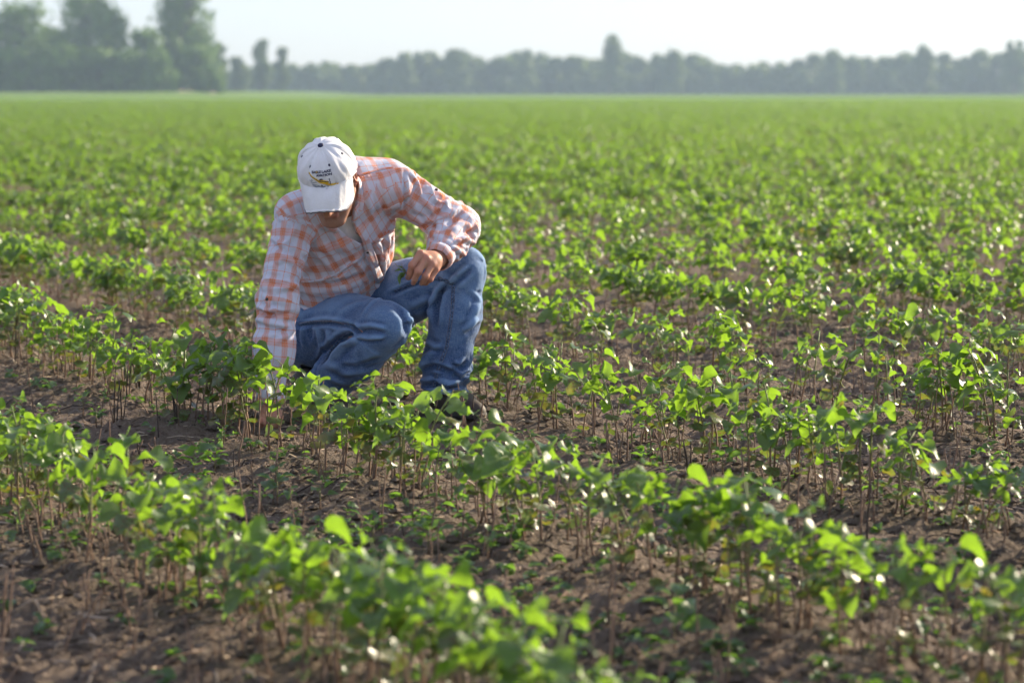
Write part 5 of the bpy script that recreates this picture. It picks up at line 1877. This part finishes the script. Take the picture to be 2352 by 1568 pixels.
def thread(name, pts, mat, w=0.7, lift=0.001, **kw):
    n_ = len(pts); L_, R_ = [], []
    for i, (x, y) in enumerate(pts):
        ax_, ay_ = pts[min(i + 1, n_ - 1)]; bx_, by_ = pts[max(i - 1, 0)]
        dx, dy = ax_ - bx_, ay_ - by_; l_ = math.hypot(dx, dy) or 1
        L_.append((x - dy / l_ * w, y + dx / l_ * w)); R_.append((x + dy / l_ * w, y - dx / l_ * w))
    return patch(name, L_ + R_[::-1], mat, lift, **kw)


patch('aircraft_wing', [(-31, 24), (-27.5, 24.5), (-19, 15), (-8, 7), (3, 1.5), (8, -1), (5, -4), (-4, -1), (-12, 4), (-22, 13), (-29, 20)], M_yellow, 0.0012)
patch('aircraft_wing', [(11, -3), (20, -5.5), (31, -7), (34, -7.5), (33, -10), (24, -11), (14, -9), (7, -6)], M_yellow, 0.0012)
patch('aircraft_body', [(-11, 8), (-9, 11), (-7, 7), (-3, 6), (2, 7), (9, 4.5), (15, 2.5), (17, 0), (15, -3), (7, -4.5), (-2, -1.5), (-8, 3)], M_yellow, 0.0018)
patch('aircraft_cockpit', [(-3, 6), (-1.5, 9.5), (3.5, 9.5), (6, 6), (2, 6.5)], M_navy, 0.0024)
patch('aircraft_stripe', [(-8, 5.2), (0, 4.6), (10, 2.6), (16, 1.2), (16, 0), (8, 1.2), (-2, 3.2)], M_navy, 0.0024)
thread('propeller', [(17.5, 8), (18, 3), (18.5, -2), (18, -7)], M_navy, 0.6, 0.0024)
patch('aircraft_wheel', [(-1.5, -6), (0.5, -5), (2, -6.5), (1, -8.5), (-1, -8.5)], M_navy, 0.0024)
patch('aircraft_wheel', [(10.5, -10), (12.5, -9), (13.5, -10.5), (12.5, -12), (11, -12)], M_navy, 0.0024)
for pts in ([(-29, 6), (-25, 3), (-21, 5), (-24, 8)], [(-27, 1), (-20, 0), (-12, 0.5)], [(-25, -3), (-17, -6), (-6, -9), (6, -11)], [(-24, -6), (-15, -9.5), (-4, -12.5), (8, -13)], [(-22, -9), (-12, -13), (0, -15), (14, -14.5)]):
    thread('cloud_line', pts, M_grey, 0.75, 0.001)
thread('eagle_mark', [(-13, 25.5), (-11.5, 22.5), (-9.5, 23.5), (-9.5, 26)], M_yellow, 1.0, 0.002, sc=1.0, dy=0.0)
thread('side_stripe', [(-30, 22), (-20, 12.5), (-9, 5.5), (2, 0.5)], M_navy, 0.4, 0.002)
th_ = 1.42
cs = v3(cap_pt(th_, 0.42)); su = unit(v3(cap_pt(th_, 0.47)) - cs); sr_ = unit(v3(cap_pt(th_ + 0.04, 0.42)) - cs); sn = unit(np.cross(sr_, su))
if sn @ HL < 0: sn = -sn
for pts in ([(-6, 12), (-3, 15), (1, 13), (4, 15)], [(-4, 2), (-1, 6), (3, 4), (0, 0), (4, -3), (-2, -4)], [(-8, -6), (-5, -8), (-3, -6)]):
    thread('side_embroidery', pts, M_red, 1.2, 0.0015, org=cs, rgt=sr_, upv=su, nrm=sn, sc=1.0, dy=0.0)

# ------------------------------------------------------------------ shoes
M_shoe = plain('worn_brown_leather', (0.055, 0.042, 0.034), 0.65, 0.5, 60, 0.4)
M_sole = plain('black_rubber', (0.045, 0.042, 0.040), 0.75, 0.4, 60, 0.3)
M_lace = plain('grey_lace', (0.12, 0.11, 0.10), 0.8)


def shoe(ank, toe_dir, lift):
    """ank: ankle joint, toe_dir: unit vector on the ground, lift: how far the heel is raised"""
    d_ = unit((toe_dir[0], toe_dir[1], 0)); sd_ = np.cross(d_, v3((0, 0, 1)))
    a0 = v3((ank[0], ank[1], 0.0))
    ball = a0 + d_ * 0.115 + v3((0, 0, 0.012)); heel = a0 - d_ * 0.055 + v3((0, 0, 0.016 + lift)); toe = a0 + d_ * 0.195 + v3((0, 0, 0.012))
    lo = np.minimum(np.minimum(heel, toe), ank) - 0.1; hi = np.maximum(np.maximum(heel, toe), ank) + 0.1
    fd = Field(lo, hi, 0.005)
    up = v3((0, 0, 1))
    fd.cone(heel + up * 0.028, ball + up * 0.020, 0.036, 0.044, 0.02)
    fd.cone(ball + up * 0.022, toe + up * 0.014, 0.044, 0.032, 0.02)
    fd.cone(ball - sd_ * 0.012 + up * 0.02, toe - d_ * 0.02 + up * 0.016, 0.036, 0.030, 0.02)
    fd.cone(heel + up * 0.04, ank + up * 0.01, 0.040, 0.046, 0.03)
    fd.cone(ball + up * 0.035, ank + up * 0.0, 0.036, 0.042, 0.03)
    fd.cut((0, 0, 0.010), (0, 0, -1))
    V_, F_ = fd.mesh(2)
    o = obj('shoe', mesh_from('shoe', V_, F_, [M_shoe]), person)
    f2 = Field(lo, hi, 0.005)
    for q0, q1, r0, r1 in ((heel, ball, 0.038, 0.047), (ball, toe, 0.047, 0.036)):
        f2.cone(q0, q1, r0, r1, 0.02)
    x, y, z = f2.ax[0][:, None, None], f2.ax[1][None, :, None], f2.ax[2][None, None, :]
    tt = np.clip(((x - ball[0]) * d_[0] + (y - ball[1]) * d_[1]) / -0.17, 0, 1)
    zz = 0.004 + tt * (heel[2] - 0.016)
    f2.D = np.maximum(f2.D, np.abs(z - zz - 0.011) - 0.013).astype(np.float32)
    V_, F_ = f2.mesh(1)
    obj('sole', mesh_from('sole', V_, F_, [M_sole]), o)
    for k in range(4):
        c_ = ank + (ball - ank) * (0.35 + 0.16 * k) + up * (0.052 - 0.002 * k)
        mb_ = MB()
        mb_.tube([c_ + sd_ * 0.026 * s_ + up * (0.010 * (1 - s_ * s_) - 0.006) for s_ in (-1, -0.5, 0, 0.5, 1)], 0.0028, 5)
        obj('lace', mb_.mesh('lace', [M_lace]), o)


shoe(J['ank_l'] + v3((0, 0, -0.03)), (0.60, -0.80), 0.0)
shoe(J['ank_r'] + v3((-0.03, 0.01, -0.01)), (0.66, -0.75), 0.055)
# ================================================================== stubble, weeds, residue, the sprig in his hand
M_dead = plain('dead_stalk', (0.20, 0.135, 0.098), 0.85, 0.45, 70, 0.2)
M_dead_dark = plain('weathered_stalk', (0.075, 0.058, 0.048), 0.9, 0.45, 70, 0.2)
M_straw = plain('straw', (0.46, 0.37, 0.28), 0.85, 0.4, 50, 0.2)


def on_ground(vx, vy):
    """the soil point that the photograph shows at (vx, vy)"""
    d = ray_of(vx, vy)
    t_ = CAM_H / -d.z
    x, y = d.x * t_, d.y * t_
    return x, y, gz(x, y)


rd = random.Random(8)


def stalk_mesh(mb, x, y, z, h, r, lx, ly):
    pts = [(x, y, z - 0.02)]
    for e in (0.35, 0.7, 1.0):
        pts.append((x + lx * e + rd.gauss(0, 0.002), y + ly * e + rd.gauss(0, 0.002), z + h * e))
    mb.tube(pts, [r * 1.15, r, r * 0.9, r * 0.7], 5)


# clumps of old stubble that can be picked out (photo x, y of the foot, stalks, height, spread, label)
CLUMPS = [(303, 905, 7, 0.22, 0.02, 'dark dead stubble clump upright left of the reaching arm'), (278, 960, 4, 0.19, 0.015, 'tall dark dead stalks left of the stubble clump, nearer the camera'),
          (365, 1010, 1, 0.20, 0.0, 'single dead stalk standing alone in bare soil left of the young weeds'), (318, 1048, 5, 0.10, 0.03, 'short pale stubble between the two front rows on the left'),
          (403, 975, 3, 0.13, 0.012, 'three short dark stalks right of the stubble clump'), (540, 1100, 1, 0.12, 0.0, 'short dead stalk right of the yellow-green weeds'),
          (305, 1495, 1, 0.13, 0.0, 'blurred dead stalk at lower left near the bottom edge'), (1152, 1470, 1, 0.15, 0.0, 'blurred dead stalk in the bare soil at bottom centre'),
          (20, 1440, 2, 0.15, 0.01, 'blurred dead stalks at the lower left frame edge'), (1410, 1062, 5, 0.17, 0.022, 'brown dead stalk bunch under the row right of the knee'),
          (1505, 1075, 3, 0.15, 0.014, 'thin dead stalks right of the brown bunch'), (1588, 1092, 3, 0.13, 0.02, 'grey stubble below the right-hand plants of the middle row'),
          (1035, 968, 3, 0.12, 0.03, 'dead stalks standing before the shoe'), (1080, 972, 3, 0.11, 0.03, 'short dead stalks crossing the toe of the shoe'),
          (2060, 905, 2, 0.20, 0.012, 'two dark stalks among plants on the far right'), (60, 830, 4, 0.20, 0.03, 'pale dead stalks at the left edge beyond the second row'),
          (152, 838, 3, 0.19, 0.02, 'pale dead stalks left of the stubble clump, behind the row'), (1730, 1130, 2, 0.12, 0.02, 'two stubs at the front of the right-hand bare soil'),
          (190, 1375, 2, 0.10, 0.02, 'blurred stubs in soil under the left end of the front row'), (1980, 1240, 2, 0.14, 0.02, 'two stalks in soil at the right between rows')]
for vx, vy, k, h, sp_, lab in CLUMPS:
    x, y, z = on_ground(vx, vy)
    root = empty('dead_stalk', (x, y, z))
    for i in range(k):
        mb = MB()
        stalk_mesh(mb, rd.gauss(0, sp_), rd.gauss(0, sp_), 0, h * rd.uniform(0.6, 1.08), rd.uniform(0.0020, 0.0034), rd.gauss(0, 0.014), rd.gauss(0, 0.014))
        obj('stalk', mb.mesh('stalk', [M_dead_dark if 'dark' in lab or rd.random() < 0.4 else M_dead]), root)
    tag(root, lab, 'dead stalk', 'old stubble in the field')

# countless thin stubble and straw between the rows
mb = MB()
for i in range(4600):
    y = 3.6 + 16 * rd.random() ** 1.3
    x = rd.uniform(-0.24, 0.24) * y
    if not free(x, y): continue
    off = ((x * ROW_N.x + y * ROW_N.y - ROW_0) / ROW_S) % 1.0
    if rd.random() > (0.9 if min(off, 1 - off) < 0.16 else 0.16): continue
    stalk_mesh(mb, x, y, gz(x, y), rd.uniform(0.04, 0.19), rd.uniform(0.0014, 0.0028), rd.gauss(0, 0.02), rd.gauss(0, 0.02))
stub_ = obj('stubble', mb.mesh('stubble', [M_dead]))
tag(stub_, 'thin brown stubble standing between the cotton stems', 'stubble', kind='stuff')
mb = MB()
for i in range(12000):
    y = 3.4 + 12 * rd.random() ** 1.2
    x = rd.uniform(-0.25, 0.25) * y
    a = rd.random() * 6.28; l = rd.uniform(0.010, 0.055) if rd.random() < 0.9 else rd.uniform(0.08, 0.16)
    z = gz(x, y); x2, y2 = x + math.cos(a) * l, y + math.sin(a) * l
    z2 = gz(x2, y2)
    mid_ = ((x + x2) / 2 + rd.gauss(0, 0.004), (y + y2) / 2 + rd.gauss(0, 0.004), max(z, z2, gz((x + x2) / 2, (y + y2) / 2)) + 0.004)
    r = rd.uniform(0.0010, 0.0028)
    mb.tube([(x, y, z + rd.uniform(0.001, 0.006)), mid_, (x2, y2, z2 + rd.uniform(0.001, 0.009))], [r, r, r * 0.6], 4, m=rd.choice((0, 0, 1, 2)))
lit = obj('straw_litter', mb.mesh('straw_litter', [M_dead_dark, M_dead, M_straw]))
tag(lit, 'broken straw and plant litter strewn on the soil', 'litter', kind='stuff')
# soil crumbs
mb = MB()
ico = [(0, 0, 1), (0.9, 0, 0.2), (0.25, 0.85, 0.15), (-0.7, 0.5, 0.2), (-0.75, -0.5, 0.1), (0.3, -0.85, 0.25), (0, 0, -0.6)]
icf = [(0, 1, 2), (0, 2, 3), (0, 3, 4), (0, 4, 5), (0, 5, 1), (6, 2, 1), (6, 3, 2), (6, 4, 3), (6, 5, 4), (6, 1, 5)]
for i in range(20000):
    y = 3.4 + 11 * rd.random() ** 1.2
    x = rd.uniform(-0.25, 0.25) * y
    s = 0.003 + 0.020 * rd.random() ** 3
    z = gz(x, y)
    a = rd.random() * 6.28; ca_, sa_ = math.cos(a), math.sin(a)
    k1, k2, k3 = rd.uniform(0.7, 1.3), rd.uniform(0.7, 1.3), rd.uniform(0.5, 0.9)
    mb.add([(x + s * (p[0] * k1 * ca_ - p[1] * k2 * sa_), y + s * (p[0] * k1 * sa_ + p[1] * k2 * ca_), z + s * p[2] * k3 + s * 0.2) for p in ico], icf)
cr = obj('soil_crumbs', mb.mesh('soil_crumbs', [ground.data.materials[0]], smooth=False))
tag(cr, 'small crumbs and clods of dry soil between the rows', 'soil crumbs', kind='stuff')


# ---- weeds
def weed(vx, vy, h, k, size, label, lean=(0, 0), up=0.5, loc=None):
    x, y, z = loc or on_ground(vx, vy)
    root = empty('weed', (x, y, z))
    mb = MB()
    top = Vector((lean[0], lean[1], h))
    pts = [Vector((0, 0, -0.015)), top * 0.4 + Vector((rd.gauss(0, 0.003), rd.gauss(0, 0.003), 0)), top]
    mb.tube(pts, [0.0024, 0.002, 0.0012], 5)
    az = rd.random() * 6.28
    for i in range(k):
        e = 0.35 + 0.65 * (i + 1) / k
        az += 2.4 + rd.gauss(0, 0.3)
        b = top * e
        d = Vector((math.cos(az), math.sin(az), up * (0.4 + e)))
        pl = rd.uniform(0.008, 0.022)
        tip = b + d.normalized() * pl
        mb.tube([b, tip], [0.001, 0.0008], 4, cap=False)
        s = size * rd.uniform(0.7, 1.15) * (1.0 if i < k - 2 else 0.65)
        lf = bpy.data.objects.new('leaf', WEED_ME[rd.randrange(len(WEED_ME))])
        lf.matrix_basis = frame(tip, d, Vector((0, 0, 1)) + Vector((rd.gauss(0, 0.3), rd.gauss(0, 0.3), 0)) - Vector((d.x, d.y, 0)) * 0.3, s)
        link(lf, root)
    obj('stem', mb.mesh('stem', [M_stem]), root)
    tag(root, label, 'weed', 'weeds between the rows')
    return root


WEEDS = [(446, 1085, 0.085, 10, 0.055, 'yellow-green weed seedling, larger of two in bare soil before the man'), (492, 1078, 0.065, 7, 0.050, 'yellow-green weed seedling right of its larger twin'),
         (637, 1140, 0.105, 8, 0.055, 'bluish weed with spreading top leaves in front of the hand'), (512, 1040, 0.07, 5, 0.030, 'small curled weed behind the yellow-green seedlings'),
         (735, 1165, 0.06, 6, 0.036, 'small weed right of the bluish weed'), (600, 1150, 0.05, 6, 0.034, 'low reddish-stemmed weed left of the bluish weed'),
         (190, 945, 0.07, 6, 0.036, 'small weed in bare soil near the dark stubble'), (222, 968, 0.055, 5, 0.034, 'pale young weed just left of the dark stubble'),
         (985, 1260, 0.075, 9, 0.050, 'bushy weed in the open soil below the middle row'), (860, 1230, 0.05, 7, 0.040, 'low weed at the left of the open soil patch'),
         (1120, 1290, 0.05, 7, 0.042, 'low dark weed right of the bushy weed'), (1550, 1490, 0.13, 9, 0.070, 'blurred broad-leaved plant alone in the front soil'),
         (1215, 1010, 0.04, 6, 0.030, 'tiny weed at the foot of the row right of the shoe'), (1290, 1035, 0.045, 7, 0.034, 'small weed beside the dead stalk bunch'),
         (1370, 1045, 0.04, 6, 0.032, 'pale seedling just left of the brown stalk bunch'), (1660, 1110, 0.06, 7, 0.045, 'bluish weed in soil under the right-hand row'),
         (1760, 1165, 0.06, 7, 0.050, 'leafy weed further right under the right-hand row'), (1480, 1080, 0.04, 6, 0.034, 'small weed between stub clusters on the right'),
         (1930, 1475, 0.10, 9, 0.05, 'blurred weed at lower right beyond the solitary plant'), (2080, 1190, 0.06, 7, 0.045, 'weed in the bare soil near the right edge'),
         (40, 1235, 0.05, 6, 0.040, 'weed at the left edge under the front row'), (1005, 1130, 0.05, 6, 0.04, 'weed under the plants below the shoe'),
         (770, 1330, 0.04, 5, 0.035, 'blurred seedling in soil behind the front row'), (1340, 1210, 0.05, 7, 0.04, 'weed in the shade of the front row at centre right')]
for w in WEEDS: weed(*w)
# ground cover of tiny seedlings
mb = MB()
for i in range(1150):
    y = 4.2 + 9 * rd.random()
    x = rd.uniform(-0.23, 0.23) * y
    if i > 900:                                          # thicker in the strip between the two front rows
        q0, q1 = rd.gauss(2.35, 0.22), rd.uniform(2.6, 6.5)
        x, y = ROW_N.x * q0 + ROW_D.x * q1, ROW_N.y * q0 + ROW_D.y * q1
    z = gz(x, y)
    for q_ in range(rd.choice((3, 4, 5))):
        V, F, U = WEED_LEAVES[rd.randrange(4)]
        a = rd.random() * 6.28
        M = frame((x, y, z + rd.uniform(0.008, 0.035)), (math.cos(a), math.sin(a), rd.uniform(-0.1, 0.6)), (rd.gauss(0, .3), rd.gauss(0, .3), 1), rd.uniform(0.014, 0.042))
        mb.add([M @ Vector(v) for v in V], F, U)
sg_ = obj('seedlings', mb.mesh('seedlings', [M_leaf_weed]))
tag(sg_, 'tiny green seedlings dotted over the bare soil', 'seedlings', kind='stuff')

# ---- the sprig pinched between thumb and forefinger
sp0 = v3(P(937, 632, 8.872))
root = empty('sprig', sp0)
tag(root, 'small wilting sprig of leaves held in the man\'s fingers', 'sprig')
mb = MB()
pa = [v3(P(vx, vy, yy)) - sp0 for vx, vy, yy in ((944, 641, 8.875), (937, 632, 8.872), (928, 624, 8.865), (916, 616, 8.86), (906, 603, 8.855))]
mb.tube(pa, [0.0014, 0.0014, 0.0013, 0.0011, 0.0007], 5)
mb.tube([pa[1], v3(P(925, 612, 8.85)) - sp0, v3(P(921, 606, 8.85)) - sp0], [0.0011, 0.0009, 0.0007], 5)
obj('stem', mb.mesh('stem', [M_stem]), root)
for bx, by, tx, ty, s in ((922, 620, 893, 624, 0.025), (928, 625, 899, 664, 0.048), (930, 626, 910, 652, 0.028), (925, 618, 903, 600, 0.020), (932, 625, 922, 611, 0.018)):
    b_ = v3(P(bx, by, 8.862)); e_ = v3(P(tx, ty, 8.852))
    lf = bpy.data.objects.new('leaf', WEED_ME[rd.randrange(4)])
    lf.matrix_basis = frame(b_ - sp0, e_ - b_, (rd.uniform(-0.6, 0.6), -0.5, 0.7), s, 0.62)
    link(lf, root)
# ================================================================== morning haze
hv = [(x, y, z) for x in (-1100, 1100) for y in (-120, 1130) for z in (-1.5, 42)]
hf = [(0, 1, 3, 2), (4, 6, 7, 5), (0, 4, 5, 1), (2, 3, 7, 6), (0, 2, 6, 4), (1, 5, 7, 3)]
hm = bpy.data.materials.new('haze'); hm.use_nodes = True
hm.node_tree.nodes.remove(hm.node_tree.nodes['Principled BSDF'])
vol = hm.node_tree.nodes.new('ShaderNodeVolumePrincipled')
vol.inputs['Color'].default_value = (0.60, 0.80, 1.0, 1)
vol.inputs['Density'].default_value = 0.00043
vol.inputs['Anisotropy'].default_value = 0.2
hm.node_tree.links.new(vol.outputs[0], hm.node_tree.nodes['Material Output'].inputs['Volume'])
haze = obj('haze', mesh_from('haze', hv, hf, [hm], smooth=False))
tag(haze, 'thin pale morning haze over the whole field', 'haze', kind='stuff')
